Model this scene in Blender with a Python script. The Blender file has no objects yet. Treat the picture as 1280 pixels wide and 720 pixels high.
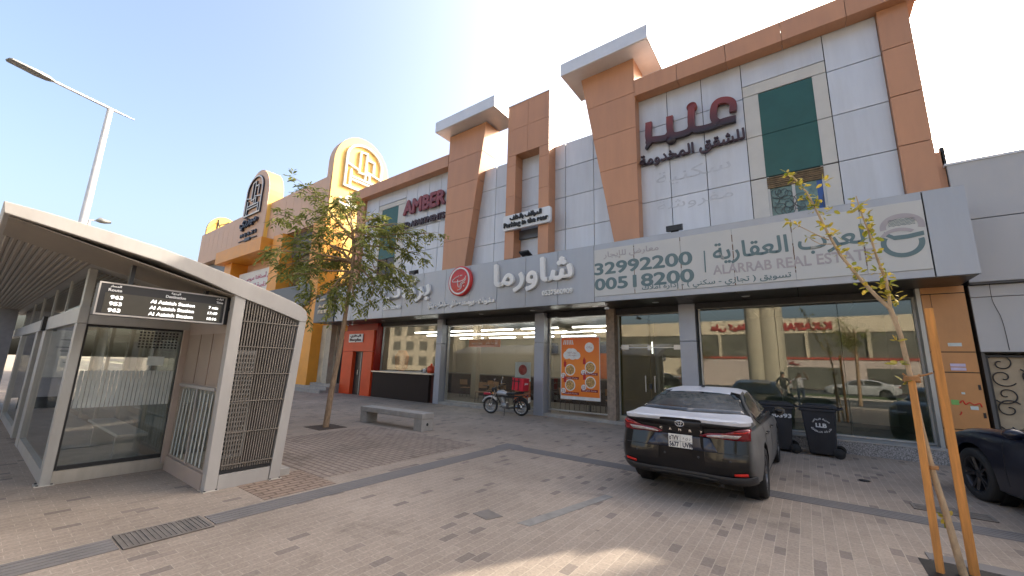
import bpy, bmesh, math, random
from mathutils import Vector, Matrix, noise
from mathutils.bvhtree import BVHTree
rnd = random.Random(11)
SC = bpy.context.scene
COL = SC.collection
R = math.radians
PI = math.pi
# ------------------------------------------------------------------ camera
CF, CP, CR, CY, CH = 495.4, .1905, .02766, -.63394, 1.75
_fw = Vector((math.sin(CY)*math.cos(CP), math.cos(CY)*math.cos(CP), math.sin(CP)))
_rt = Vector((math.cos(CY), -math.sin(CY), 0))
_up = _rt.cross(_fw)
_c, _s = math.cos(CR), math.sin(CR)
RT, UP = _c*_rt+_s*_up, -_s*_rt+_c*_up
cam = bpy.data.cameras.new('camera'); cam.sensor_width = 36; cam.lens = 36*CF/1280
cam.clip_start = .05; cam.clip_end = 2000
camo = bpy.data.objects.new('camera', cam); COL.objects.link(camo)
m = Matrix((RT, UP, -_fw)).transposed().to_4x4(); m.translation = (0, 0, CH)
camo.matrix_world = m
SC.camera = camo
def ray(px, py):
    return (RT*(px-640)+UP*(360-py)+_fw*CF)
def at(px, py, P):
    """point seen at a photo pixel on the upright plane through P that faces the viewpoint"""
    d = ray(px, py); n = Vector((P[0], P[1], 0)).normalized()
    return d*(Vector((P[0], P[1], 0)).dot(n)/d.dot(n))+Vector((0, 0, CH))
# ------------------------------------------------------------------ sky, sun, exposure
SUN_AZ, SUN_EL = 60.5, 34.85          # azimuth from +X towards +Y
sd = Vector((math.cos(R(SUN_AZ))*math.cos(R(SUN_EL)), math.sin(R(SUN_AZ))*math.cos(R(SUN_EL)), math.sin(R(SUN_EL))))
W = bpy.data.worlds.new('World'); SC.world = W; W.use_nodes = True
nt = W.node_tree; bg = nt.nodes['Background']
sky = nt.nodes.new('ShaderNodeTexSky'); sky.sky_type = 'NISHITA'; sky.sun_disc = False
sky.sun_elevation = R(SUN_EL); sky.sun_rotation = R(90-SUN_AZ)
sky.air_density = 1.0; sky.dust_density = 7.5; sky.ozone_density = .8
nt.links.new(sky.outputs[0], bg.inputs[0]); bg.inputs[1].default_value = .15
sl = bpy.data.lights.new('sun', 'SUN'); sl.energy = 2.7; sl.angle = R(.55); sl.color = (1, .9, .76)
so = bpy.data.objects.new('sun', sl); COL.objects.link(so); so.rotation_euler = sd.to_track_quat('Z', 'Y').to_euler()
SC.view_settings.view_transform = 'Standard'; SC.view_settings.look = 'None'
SC.view_settings.gamma = 1; SC.view_settings.exposure = 1.72
SC.cycles.max_bounces = 8; SC.cycles.transparent_max_bounces = 24; SC.cycles.glossy_bounces = 4
SC.cycles.caustics_reflective = False; SC.cycles.caustics_refractive = False
SC.cycles.use_denoising = True
# ------------------------------------------------------------------ materials
MATS = {}
def nodes_of(name):
    m = bpy.data.materials.new(name); m.use_nodes = True
    n = m.node_tree; b = n.nodes['Principled BSDF']
    return m, n, b
def N(n, t, **k):
    x = n.nodes.new(t)
    for a, v in k.items():
        if a in x.inputs.keys(): x.inputs[a].default_value = v
        else: setattr(x, a, v)
    return x
def pm(name, col, rough=.6, metal=0., var=.12, scale=6., bump=0., bscale=60., spec=.5, coat=0., stretch=None, dirt=0., dirtcol=(.25, .2, .15), emit=None, island=0.):
    if name in MATS: return MATS[name]
    m, n, b = nodes_of(name); L = n.links
    tc = N(n, 'ShaderNodeTexCoord'); src = tc.outputs['Object']
    if stretch:
        mp = N(n, 'ShaderNodeMapping'); mp.inputs['Scale'].default_value = stretch; L.new(src, mp.inputs[0]); src = mp.outputs[0]
    nz = N(n, 'ShaderNodeTexNoise', Scale=scale, Detail=6., Roughness=.6); L.new(src, nz.inputs['Vector'])
    rp = N(n, 'ShaderNodeValToRGB')
    lo = [c*(1-var) for c in col]; hi = [min(1, c*(1+var)) for c in col]
    rp.color_ramp.elements[0].position = .3; rp.color_ramp.elements[1].position = .7
    rp.color_ramp.elements[0].color = (*lo, 1); rp.color_ramp.elements[1].color = (*hi, 1)
    L.new(nz.outputs[0], rp.inputs[0]); out = rp.outputs[0]
    if dirt:
        n2 = N(n, 'ShaderNodeTexNoise', Scale=scale*.35, Detail=8., Roughness=.7); L.new(src, n2.inputs['Vector'])
        r2 = N(n, 'ShaderNodeValToRGB'); r2.color_ramp.elements[0].position = .48; r2.color_ramp.elements[1].position = .75
        r2.color_ramp.elements[0].color = (0, 0, 0, 1); r2.color_ramp.elements[1].color = (dirt, dirt, dirt, 1)
        L.new(n2.outputs[0], r2.inputs[0])
        mx = N(n, 'ShaderNodeMix', data_type='RGBA'); L.new(r2.outputs[0], mx.inputs[0]); L.new(out, mx.inputs[6]); mx.inputs[7].default_value = (*dirtcol, 1)
        out = mx.outputs[2]
    if island:
        gi = N(n, 'ShaderNodeNewGeometry'); ri = N(n, 'ShaderNodeMapRange'); ri.inputs[3].default_value = 1-island; ri.inputs[4].default_value = 1+island; L.new(gi.outputs['Random Per Island'], ri.inputs[0])
        sv = N(n, 'ShaderNodeVectorMath', operation='SCALE'); L.new(out, sv.inputs[0]); L.new(ri.outputs[0], sv.inputs['Scale']); out = sv.outputs[0]
    L.new(out, b.inputs['Base Color'])
    b.inputs['Roughness'].default_value = rough; b.inputs['Metallic'].default_value = metal
    b.inputs['Specular IOR Level'].default_value = spec; b.inputs['Coat Weight'].default_value = coat
    b.inputs['Coat Roughness'].default_value = .04
    if rough < .95:
        rr = N(n, 'ShaderNodeMapRange'); rr.inputs[3].default_value = max(.02, rough*.8); rr.inputs[4].default_value = min(1, rough*1.25)
        L.new(nz.outputs[0], rr.inputs[0]); L.new(rr.outputs[0], b.inputs['Roughness'])
    if bump:
        bz = N(n, 'ShaderNodeTexNoise', Scale=bscale, Detail=4.); L.new(src, bz.inputs['Vector'])
        bp = N(n, 'ShaderNodeBump', Strength=bump, Distance=.01); L.new(bz.outputs[0], bp.inputs['Height']); L.new(bp.outputs[0], b.inputs['Normal'])
    if emit:
        b.inputs['Emission Color'].default_value = (*emit[0], 1); b.inputs['Emission Strength'].default_value = emit[1]
    MATS[name] = m
    return m
def glass_mat(name, tint, f0=.05, power=5., rough=0.):
    if name in MATS: return MATS[name]
    m, n, b = nodes_of(name); L = n.links; n.nodes.remove(b); out = n.nodes['Material Output']
    lw = N(n, 'ShaderNodeLayerWeight', Blend=.5)
    p = N(n, 'ShaderNodeMath', operation='POWER'); L.new(lw.outputs['Facing'], p.inputs[0]); p.inputs[1].default_value = power
    ma = N(n, 'ShaderNodeMath', operation='MULTIPLY_ADD'); L.new(p.outputs[0], ma.inputs[0]); ma.inputs[1].default_value = 1-f0; ma.inputs[2].default_value = f0
    tr = N(n, 'ShaderNodeBsdfTransparent'); tr.inputs[0].default_value = (*tint, 1)
    gl = N(n, 'ShaderNodeBsdfGlossy'); gl.inputs['Roughness'].default_value = rough; gl.inputs[0].default_value = (1, 1, 1, 1)
    mx = N(n, 'ShaderNodeMixShader'); L.new(ma.outputs[0], mx.inputs[0]); L.new(tr.outputs[0], mx.inputs[1]); L.new(gl.outputs[0], mx.inputs[2])
    L.new(mx.outputs[0], out.inputs[0]); MATS[name] = m
    return m
def paver_mat(name, bl, bw, mort, c1, c2, dark, mortcol, frac, along_y=True, bump=.35):
    m, n, b = nodes_of(name); L = n.links
    def M(op, a, c=None, d=None):
        x = n.nodes.new('ShaderNodeMath'); x.operation = op
        for k, v in enumerate((a, c, d)):
            if v is None: continue
            if isinstance(v, (int, float)): x.inputs[k].default_value = v
            else: L.new(v, x.inputs[k])
        return x.outputs[0]
    tc = N(n, 'ShaderNodeTexCoord')
    nw = N(n, 'ShaderNodeTexNoise', Scale=5., Detail=2.); L.new(tc.outputs['Object'], nw.inputs['Vector'])
    va = N(n, 'ShaderNodeVectorMath', operation='MULTIPLY_ADD'); L.new(nw.outputs[1], va.inputs[0]); va.inputs[1].default_value = (.009, .009, 0); L.new(tc.outputs['Object'], va.inputs[2])
    sp = N(n, 'ShaderNodeSeparateXYZ'); L.new(va.outputs[0], sp.inputs[0])
    U, V = (sp.outputs[1], sp.outputs[0]) if along_y else (sp.outputs[0], sp.outputs[1])
    v = M('DIVIDE', V, bw); row = M('FLOOR', v); u = M('ADD', M('DIVIDE', U, bl), M('MULTIPLY', M('MODULO', M('ABSOLUTE', row), 2.), .5)); col = M('FLOOR', u)
    fu = M('SUBTRACT', u, col); fv = M('SUBTRACT', v, row)
    du = M('MULTIPLY', M('MINIMUM', fu, M('SUBTRACT', 1., fu)), bl); dv = M('MULTIPLY', M('MINIMUM', fv, M('SUBTRACT', 1., fv)), bw)
    d = M('MINIMUM', M('MULTIPLY', du, 1.25), dv)
    mr = N(n, 'ShaderNodeMapRange'); mr.interpolation_type = 'SMOOTHSTEP'; mr.inputs[1].default_value = mort*.45; mr.inputs[2].default_value = mort*1.25; mr.inputs[3].default_value = 1; mr.inputs[4].default_value = 0; L.new(d, mr.inputs[0]); joint = mr.outputs[0]
    cb = N(n, 'ShaderNodeCombineXYZ'); L.new(col, cb.inputs[0]); L.new(row, cb.inputs[1])
    wn = N(n, 'ShaderNodeTexWhiteNoise', noise_dimensions='2D'); L.new(cb.outputs[0], wn.inputs['Vector'])
    rp = N(n, 'ShaderNodeValToRGB'); e = rp.color_ramp.elements
    e[0].position = 0; e[0].color = (*dark, 1); e[1].position = 1; e[1].color = (*c2, 1)
    for p_, c_ in ((frac, [d_*1.15 for d_ in dark]), (frac+.01, c1), (.5, [(p+q)/2 for p, q in zip(c1, c2)]), (.75, [c*.95 for c in c1])): x = e.new(p_); x.color = (*c_, 1)
    L.new(wn.outputs[0], rp.inputs[0])
    n1 = N(n, 'ShaderNodeTexNoise', Scale=.5, Detail=9., Roughness=.65); L.new(tc.outputs['Object'], n1.inputs['Vector'])
    r1 = N(n, 'ShaderNodeMapRange'); r1.inputs[1].default_value = .25; r1.inputs[2].default_value = .75; r1.inputs[3].default_value = .72; r1.inputs[4].default_value = 1.22; L.new(n1.outputs[0], r1.inputs[0])
    n2 = N(n, 'ShaderNodeTexNoise', Scale=38., Detail=6., Roughness=.72); L.new(tc.outputs['Object'], n2.inputs['Vector'])
    r2 = N(n, 'ShaderNodeMapRange'); r2.inputs[1].default_value = .25; r2.inputs[2].default_value = .75; r2.inputs[3].default_value = .7; r2.inputs[4].default_value = 1.25; L.new(n2.outputs[0], r2.inputs[0])
    n3 = N(n, 'ShaderNodeTexNoise', Scale=2.3, Detail=7., Roughness=.7); L.new(tc.outputs['Object'], n3.inputs['Vector'])
    r3 = N(n, 'ShaderNodeMapRange'); r3.inputs[1].default_value = .58; r3.inputs[2].default_value = .8; r3.inputs[3].default_value = 0; r3.inputs[4].default_value = .55; L.new(n3.outputs[0], r3.inputs[0])
    mx = N(n, 'ShaderNodeMix', data_type='RGBA'); L.new(M('MULTIPLY', joint, .8), mx.inputs[0]); L.new(rp.outputs[0], mx.inputs[6]); mx.inputs[7].default_value = (*mortcol, 1)
    dm = N(n, 'ShaderNodeMix', data_type='RGBA'); L.new(r3.outputs[0], dm.inputs[0]); L.new(mx.outputs[2], dm.inputs[6]); dm.inputs[7].default_value = (*[c*.8 for c in c1], 1)
    n4 = N(n, 'ShaderNodeTexNoise', Scale=1.15, Detail=10., Roughness=.62); n4.inputs['Distortion'].default_value = .6; L.new(tc.outputs['Object'], n4.inputs['Vector'])
    r4 = N(n, 'ShaderNodeMapRange'); r4.inputs[1].default_value = .57; r4.inputs[2].default_value = .74; r4.inputs[3].default_value = 1; r4.inputs[4].default_value = .66; L.new(n4.outputs[0], r4.inputs[0])
    vo = N(n, 'ShaderNodeTexVoronoi', Scale=1.7); L.new(tc.outputs['Object'], vo.inputs['Vector'])
    r5 = N(n, 'ShaderNodeMapRange'); r5.inputs[1].default_value = .02; r5.inputs[2].default_value = .05; r5.inputs[3].default_value = .6; r5.inputs[4].default_value = 1; L.new(vo.outputs['Distance'], r5.inputs[0])
    vm = N(n, 'ShaderNodeVectorMath', operation='SCALE'); L.new(dm.outputs[2], vm.inputs[0]); L.new(M('MULTIPLY', M('MULTIPLY', r1.outputs[0], r2.outputs[0]), M('MULTIPLY', r4.outputs[0], r5.outputs[0])), vm.inputs['Scale'])
    L.new(vm.outputs[0], b.inputs['Base Color']); b.inputs['Roughness'].default_value = .8; b.inputs['Specular IOR Level'].default_value = .3
    h = M('ADD', M('MULTIPLY', joint, -1.), M('ADD', M('MULTIPLY', n2.outputs[0], .3), M('MULTIPLY', wn.outputs[0], .35)))
    bp = N(n, 'ShaderNodeBump', Strength=bump, Distance=.006); L.new(h, bp.inputs['Height']); L.new(bp.outputs[0], b.inputs['Normal'])
    MATS[name] = m
    return m
def leaf_mat(name, c1, c2, trans=.35):
    m, n, b = nodes_of(name); L = n.links
    g = N(n, 'ShaderNodeNewGeometry')
    rp = N(n, 'ShaderNodeValToRGB'); rp.color_ramp.elements[0].color = (*c1, 1); rp.color_ramp.elements[1].color = (*c2, 1)
    L.new(g.outputs['Random Per Island'], rp.inputs[0]); L.new(rp.outputs[0], b.inputs['Base Color']); b.inputs['Roughness'].default_value = .5
    b.inputs['Specular IOR Level'].default_value = .3
    tl = N(n, 'ShaderNodeBsdfTranslucent'); L.new(rp.outputs[0], tl.inputs[0])
    mx = N(n, 'ShaderNodeMixShader'); mx.inputs[0].default_value = trans; L.new(b.outputs[0], mx.inputs[1]); L.new(tl.outputs[0], mx.inputs[2])
    L.new(mx.outputs[0], n.nodes['Material Output'].inputs[0]); MATS[name] = m
    return m
GALV = pm('panel_silver', (.53, .55, .59), .42, .2, .06, 3.2, dirt=.42, dirtcol=(.36, .35, .34), stretch=(1, 1, .12), bump=.1, bscale=1.2, island=.06)
ORANGE = pm('panel_orange', (.47, .235, .13), .45, .05, .07, 3, dirt=.3, dirtcol=(.34, .18, .12), stretch=(1, 1, .15), island=.05, bump=.06, bscale=1.2)
ORANGE_LOW = pm('panel_orange_worn', (.46, .22, .08), .42, .05, .1, 2.5, dirt=.35, dirtcol=(.3, .15, .06), stretch=(1, 1, .5))
CAPW = pm('cap_white', (.62, .63, .65), .4, .2, .06, 2, dirt=.25, dirtcol=(.4, .38, .35))
SEAM = pm('seam_dark', (.02, .02, .022), .8)
FASC = pm('fascia_grey', (.36, .37, .395), .4, .3, .05, 3, dirt=.3, dirtcol=(.27, .265, .26), stretch=(1, 1, .15), island=.04, bump=.06, bscale=1.2)
FASC_D = pm('fascia_darkgrey', (.115, .12, .13), .4, .3, .06, 2)
BEIGE = pm('surround_beige', (.52, .51, .48), .5, 0, .06, 2, dirt=.2, dirtcol=(.4, .36, .3))
GREEN = pm('panel_green', (.016, .085, .075), .35, .1, .1, 2)
SOFFIT = pm('soffit_bronze', (.055, .05, .045), .35, .4, .1, 3)
COLM = pm('column_grey', (.33, .35, .4), .4, .3, .05, 2, dirt=.2, dirtcol=(.25, .25, .26))
ROUGHCOL = pm('column_rough', (.26, .2, .15), .9, 0, .3, 9, bump=.6, bscale=30)
GRANITE = pm('granite', (.26, .25, .245), .6, 0, .8, 42, spec=.4)
CONC = pm('concrete', (.33, .31, .28), .85, 0, .16, 5, bump=.3, bscale=70, dirt=.4, dirtcol=(.22, .19, .16))
CONC2 = pm('concrete_pale', (.4, .36, .27), .85, 0, .12, 1.2, bump=.2, bscale=40, dirt=.3, dirtcol=(.28, .25, .2))
ALU = pm('aluminium', (.4, .4, .385), .42, .4, .08, 3, dirt=.45, dirtcol=(.26, .22, .18), stretch=(1, 1, .35))
ALU_W = pm('aluminium_pale', (.38, .365, .345), .5, .15, .08, 3, dirt=.45, dirtcol=(.26, .22, .18), stretch=(1, 1, .35))
SHELB = pm('shelter_beige', (.4, .33, .285), .45, .2, .08, 3, dirt=.4, dirtcol=(.3, .24, .2))
STEEL = pm('brushed_steel', (.5, .47, .42), .35, .7, .12, 6, stretch=(1, 1, .2), dirt=.3, dirtcol=(.3, .27, .22))
BLACK = pm('black_plastic', (.012, .012, .013), .45, 0, .2, 8)
DARKM = pm('dark_metal', (.03, .03, .032), .45, .5, .2, 8)
GRILLE = pm('grille_bronze', (.19, .168, .145), .45, .5, .1, 5)
ACBOX = pm('unit_grey', (.42, .41, .38), .5, .1, .06, 5)
WHITE = pm('letter_white', (.72, .72, .7), .45, 0, .04, 4, dirt=.1)
REDP = pm('red_panel', (.64, .075, .02), .35, 0, .08, 1.5, spec=.3)
REDD = pm('red_panel_deep', (.3, .02, .014), .35, 0, .08, 2, spec=.3)
AMBERR = pm('letter_maroon', (.2, .035, .04), .35, .1, .15, 4)
DARKL = pm('letter_dark', (.045, .022, .03), .4, .1, .15, 4)
NAVYL = pm('letter_navy', (.02, .022, .04), .4, 0, .1, 4)
TEAL = pm('letter_teal', (.11, .17, .18), .55, 0, .05, 4)
MAUVE = pm('letter_mauve', (.36, .33, .34), .55, 0, .05, 4)
PANELW = pm('sign_cream', (.5, .5, .48), .5, 0, .04, .8, dirt=.25, dirtcol=(.42, .4, .36), stretch=(1, 1, .6))
RUST = pm('rust_seam', (.16, .1, .07), .8, 0, .5, 20)
GHOST = pm('letter_ghost', (.44, .455, .49), .5, .2, .1, 8)
YEL = pm('neighbor_yellow', (.8, .5, .11), .45, 0, .05, 2)
TAN = pm('neighbor_tan', (.62, .40, .27), .5, .0, .05, 1)
YORANGE = pm('neighbor_orange', (.72, .3, .035), .4, 0, .06, 2)
WALLW = pm('wall_white', (.4, .4, .41), .55, .1, .05, .7, dirt=.3, dirtcol=(.4, .39, .38), stretch=(1, 1, .25))
CREAM = pm('wall_cream', (.5, .44, .33), .8, 0, .08, 1)
INTW = pm('interior_beige', (.36, .31, .23), .8, 0, .08, 1)
INTG = pm('interior_greygreen', (.34, .33, .27), .8, 0, .1, 1)
INTY = pm('interior_ochre', (.4, .27, .06), .7, 0, .1, 1)
INTF = pm('interior_tile', (.15, .13, .105), .4, 0, .1, 2)
BROWN = pm('counter_brown', (.028, .018, .014), .6, 0, .2, 4, stretch=(8, 8, .5), spec=.2)
WOOD = pm('stake_wood', (.55, .24, .06), .7, 0, .25, 5, stretch=(6, 6, .5), bump=.2)
BARK = pm('bark_brown', (.3, .2, .12), .9, 0, .35, 9, stretch=(3, 3, .8), bump=.8, bscale=30)
BARKY = pm('bark_pale', (.42, .3, .18), .8, 0, .25, 12, stretch=(2, 2, .8), bump=.5, bscale=50)
SOIL = pm('soil', (.06, .042, .03), .95, 0, .4, 30, bump=.8)
GLASS = glass_mat('shop_glass', (.88, .9, .88), .06)
GLASS_BIG = glass_mat('shop_glass_big', (.72, .76, .72), .085)
GLASS_S = glass_mat('shelter_glass', (.86, .89, .87), .1)
FROST = pm('frosted_film', (.6, .62, .6), .5)
LAMP_E = pm('lamp_strip', (.9, .9, .85), .5, emit=((1, .96, .9), 4.2))
LAMP_R = pm('spot_glass', (.8, .8, .76), .3)
LED = pm('led_white', (.8, .8, .8), .5, emit=((1, .97, .9), .8))
SCREEN = pm('led_backing', (.045, .04, .028), .35)
LETW = pm('print_white', (.75, .75, .75), .5)
TEALW = pm('window_teal', (.12, .2, .19), .25, 0, .3, 5)
BLUEW = pm('window_blue', (.02, .08, .28), .4)
ASPH = pm('asphalt', (.05, .05, .052), .9, 0, .15, 3, bump=.3, bscale=120)
TACT = pm('tactile_grey', (.155, .146, .14), .8, 0, .14, 3, bump=.2, dirt=.45, dirtcol=(.2, .175, .15))
CHALK = pm('chalk_grey', (.225, .215, .195), .9, 0, .2, 6)
GRATE = pm('grate_grey', (.19, .17, .15), .6, .3, .2, 6)
GRASSM = pm('grass_green', (.055, .085, .02), .95, 0, .4, 3, bump=.8)
GROUNDM = pm('dry_ground', (.3, .25, .19), .95, 0, .15, .3)
REDSIGN = pm('letter_red', (.28, .03, .03), .4)
# ------------------------------------------------------------------ mesh builder
LOC = {}
class MB:
    def __init__(s): s.v = []; s.f = []; s.mi = []; s.cur = 0; s.sm = []; s.smooth = False
    def add(s, vs, fs, smooth=None):
        o = len(s.v); s.v += [tuple(v) for v in vs]
        for f in fs:
            s.f.append(tuple(i+o for i in f)); s.mi.append(s.cur); s.sm.append(s.smooth if smooth is None else smooth)
    def box(s, x0, x1, y0, y1, z0, z1):
        s.add([(x0, y0, z0), (x1, y0, z0), (x1, y1, z0), (x0, y1, z0), (x0, y0, z1), (x1, y0, z1), (x1, y1, z1), (x0, y1, z1)],
              [(0, 3, 2, 1), (4, 5, 6, 7), (0, 1, 5, 4), (1, 2, 6, 5), (2, 3, 7, 6), (3, 0, 4, 7)]); return s
    def prism(s, poly, a0, a1, axis='y'):
        n = len(poly)
        def P(u, v, a): return (u, a, v) if axis == 'y' else (a, u, v) if axis == 'x' else (u, v, a)
        s.add([P(u, v, a0) for u, v in poly]+[P(u, v, a1) for u, v in poly],
              [tuple(range(n)), tuple(range(2*n-1, n-1, -1))]+[(i, i+n, (i+1) % n+n, (i+1) % n) for i in range(n)]); return s
    def tube(s, pts, rad, n=8, cap=True, smooth=True):
        pts = [Vector(p) for p in pts]
        if not hasattr(rad, '__len__'): rad = [rad]*len(pts)
        vs = []; k = len(pts); t0 = None
        for i, p in enumerate(pts):
            t = (pts[min(i+1, k-1)]-pts[max(i-1, 0)])
            t = t.normalized() if t.length > 1e-9 else Vector((0, 0, 1))
            if t0 is None:
                u = t.orthogonal().normalized()
            else:
                u = (u-t*u.dot(t)); u = u.normalized() if u.length > 1e-6 else t.orthogonal().normalized()
            t0 = t; w = t.cross(u)
            for j in range(n):
                a = 2*PI*j/n; vs.append(p+(u*math.cos(a)+w*math.sin(a))*rad[i])
        fs = [(i*n+j, i*n+(j+1) % n, (i+1)*n+(j+1) % n, (i+1)*n+j) for i in range(k-1) for j in range(n)]
        o = len(s.v); s.add(vs, fs, smooth)
        if cap: s.add([vs[j] for j in range(n)], [tuple(range(n-1, -1, -1))], False); s.add([vs[(k-1)*n+j] for j in range(n)], [tuple(range(n))], False)
        return s
    def bar(s, p, q, w, h=None):
        h = h or w; p = Vector(p); q = Vector(q); t = (q-p).normalized()
        u = t.cross(Vector((0, 0, 1))); u = u.normalized() if u.length > 1e-4 else Vector((1, 0, 0)); z = u.cross(t)
        vs = [c+u*a*w/2+z*b*h/2 for c in (p, q) for a, b in ((-1, -1), (1, -1), (1, 1), (-1, 1))]
        s.add(vs, [(0, 3, 2, 1), (4, 5, 6, 7), (0, 1, 5, 4), (1, 2, 6, 5), (2, 3, 7, 6), (3, 0, 4, 7)], False); return s
    def torus(s, c, axis, r, t, n=32, k=8):
        c = Vector(c); a = Vector(axis).normalized(); u = a.orthogonal().normalized(); w = a.cross(u)
        vs = []
        for i in range(n):
            d = u*math.cos(2*PI*i/n)+w*math.sin(2*PI*i/n)
            for j in range(k): vs.append(c+d*(r+t*math.cos(2*PI*j/k))+a*t*math.sin(2*PI*j/k))
        s.add(vs, [(i*k+j, ((i+1) % n)*k+j, ((i+1) % n)*k+(j+1) % k, i*k+(j+1) % k) for i in range(n) for j in range(k)], True); return s
    def lathe(s, c, axis, prof, n=24):
        c = Vector(c); a = Vector(axis).normalized(); u = a.orthogonal().normalized(); w = a.cross(u); vs = []
        for r, h in prof:
            for i in range(n): vs.append(c+a*h+(u*math.cos(2*PI*i/n)+w*math.sin(2*PI*i/n))*r)
        k = len(prof)
        s.add(vs, [(i*n+j, i*n+(j+1) % n, (i+1)*n+(j+1) % n, (i+1)*n+j) for i in range(k-1) for j in range(n)], True); return s
    def ball(s, c, rx, ry, rz, n=16, k=10):
        c = Vector(c); vs = [(c.x+rx*math.sin(PI*i/k)*math.cos(2*PI*j/n), c.y+ry*math.sin(PI*i/k)*math.sin(2*PI*j/n), c.z+rz*math.cos(PI*i/k)) for i in range(k+1) for j in range(n)]
        s.add(vs, [(i*n+j, (i+1)*n+j, (i+1)*n+(j+1) % n, i*n+(j+1) % n) for i in range(k) for j in range(n)], True); return s
    def text(s, t, u0, u1, v0, v1, d0, d1, face='-y', bold=.0):
        vs, fs = text_geo(t, bold)
        U = lambda x: u0+(u1-u0)*x; V = lambda y: v0+(v1-v0)*y; D = lambda z: d0+(d1-d0)*z
        if face == '-y': out = [(U(x), D(z), V(y)) for x, y, z in vs]
        elif face == '+x': out = [(D(z), U(x), V(y)) for x, y, z in vs]
        elif face == '+y': out = [(U(1-x), D(z), V(y)) for x, y, z in vs]
        elif face == '+z': out = [(U(x), V(y), D(z)) for x, y, z in vs]
        s.add(out, fs, False); return s
    def build(s, name, mat, parent=None, world=True, bevel=0., smooth=None, recalc=True):
        me = bpy.data.meshes.new(name)
        off = LOC.get(parent.name, Vector()) if (parent is not None and world) else Vector()
        me.from_pydata([Vector(v)-off for v in s.v], [], s.f)
        for mm in (mat if isinstance(mat, (list, tuple)) else [mat]): me.materials.append(mm)
        me.polygons.foreach_set('material_index', s.mi); me.polygons.foreach_set('use_smooth', s.sm if smooth is None else [smooth]*len(s.f))
        me.update()
        if recalc:
            bm = bmesh.new(); bm.from_mesh(me); bmesh.ops.recalc_face_normals(bm, faces=bm.faces[:]); bm.to_mesh(me); bm.free()
        o = bpy.data.objects.new(name, me); COL.objects.link(o)
        if parent is not None:
            o.parent = parent; LOC[o.name] = LOC.get(parent.name, Vector()) if world else Vector()
        if bevel:
            b = o.modifiers.new('bevel', 'BEVEL'); b.width = bevel; b.segments = 2; b.limit_method = 'ANGLE'; b.angle_limit = R(40)
        return o
def mbx(*b):
    m = MB()
    for x in b: m.box(*x)
    return m
def each(name, mat, parent, *boxes, bevel=0.):
    o = None
    for b in boxes: o = mbx(b).build(name, mat, parent, bevel=bevel)
    return o
def tag(o, label, cat, group=None):
    o['label'] = label; o['category'] = cat
    if group: o['group'] = group
    return o
def thing(name, label, cat, loc=(0, 0, 0), rz=0., group=None):
    o = bpy.data.objects.new(name, None); COL.objects.link(o); o.empty_display_size = .2
    o.location = loc; o.rotation_euler = (0, 0, rz); LOC[o.name] = Vector(loc)
    return tag(o, label, cat, group)
def struct(name, mb, mat, kind='structure', **k):
    o = mb.build(name, mat, **k); o['kind'] = kind; return o
def dup(o, parent=None):
    c = o.copy(); COL.objects.link(c)
    if parent is not None: c.parent = parent
    LOC[c.name] = LOC.get(o.name, Vector())
    for ch in [x for x in COL.objects if x.parent == o]: dup(ch, c)
    return c
# ------------------------------------------------------------------ lettering (Arabic letters joined by their presentation forms)
AF = {}
for ch, b_, n_ in [('ء', 0xFE80, 1), ('آ', 0xFE81, 2), ('أ', 0xFE83, 2), ('ؤ', 0xFE85, 2), ('إ', 0xFE87, 2), ('ئ', 0xFE89, 4), ('ا', 0xFE8D, 2), ('ب', 0xFE8F, 4), ('ة', 0xFE93, 2), ('ت', 0xFE95, 4), ('ث', 0xFE99, 4), ('ج', 0xFE9D, 4), ('ح', 0xFEA1, 4), ('خ', 0xFEA5, 4), ('د', 0xFEA9, 2), ('ذ', 0xFEAB, 2), ('ر', 0xFEAD, 2), ('ز', 0xFEAF, 2), ('س', 0xFEB1, 4), ('ش', 0xFEB5, 4), ('ص', 0xFEB9, 4), ('ض', 0xFEBD, 4), ('ط', 0xFEC1, 4), ('ظ', 0xFEC5, 4), ('ع', 0xFEC9, 4), ('غ', 0xFECD, 4), ('ف', 0xFED1, 4), ('ق', 0xFED5, 4), ('ك', 0xFED9, 4), ('ل', 0xFEDD, 4), ('م', 0xFEE1, 4), ('ن', 0xFEE5, 4), ('ه', 0xFEE9, 4), ('و', 0xFEED, 2), ('ى', 0xFEEF, 2), ('ي', 0xFEF1, 4)]:
    AF[ch] = (b_, n_)
def shape(s):
    if not any(c in AF for c in s): return s
    s = s.replace('لا', '\uFEFB'); out = []
    def jn(k): return 0 <= k < len(s) and s[k] in AF and AF[s[k]][1] == 4
    def cn(k): return 0 <= k < len(s) and ((s[k] in AF and AF[s[k]][1] >= 2) or s[k] == '\uFEFB')
    for i, c in enumerate(s):
        if c == '\uFEFB': out.append('\uFEFC' if jn(i-1) else c); continue
        if c not in AF: out.append({'(': ')', ')': '('}.get(c, c)); continue
        b, n = AF[c]; p = jn(i-1) and n >= 2; nx = n == 4 and cn(i+1)
        out.append(chr(b+(3 if p and nx else 2 if nx else 1 if p else 0)))
    return ''.join(reversed(out))
TG = {}
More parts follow.
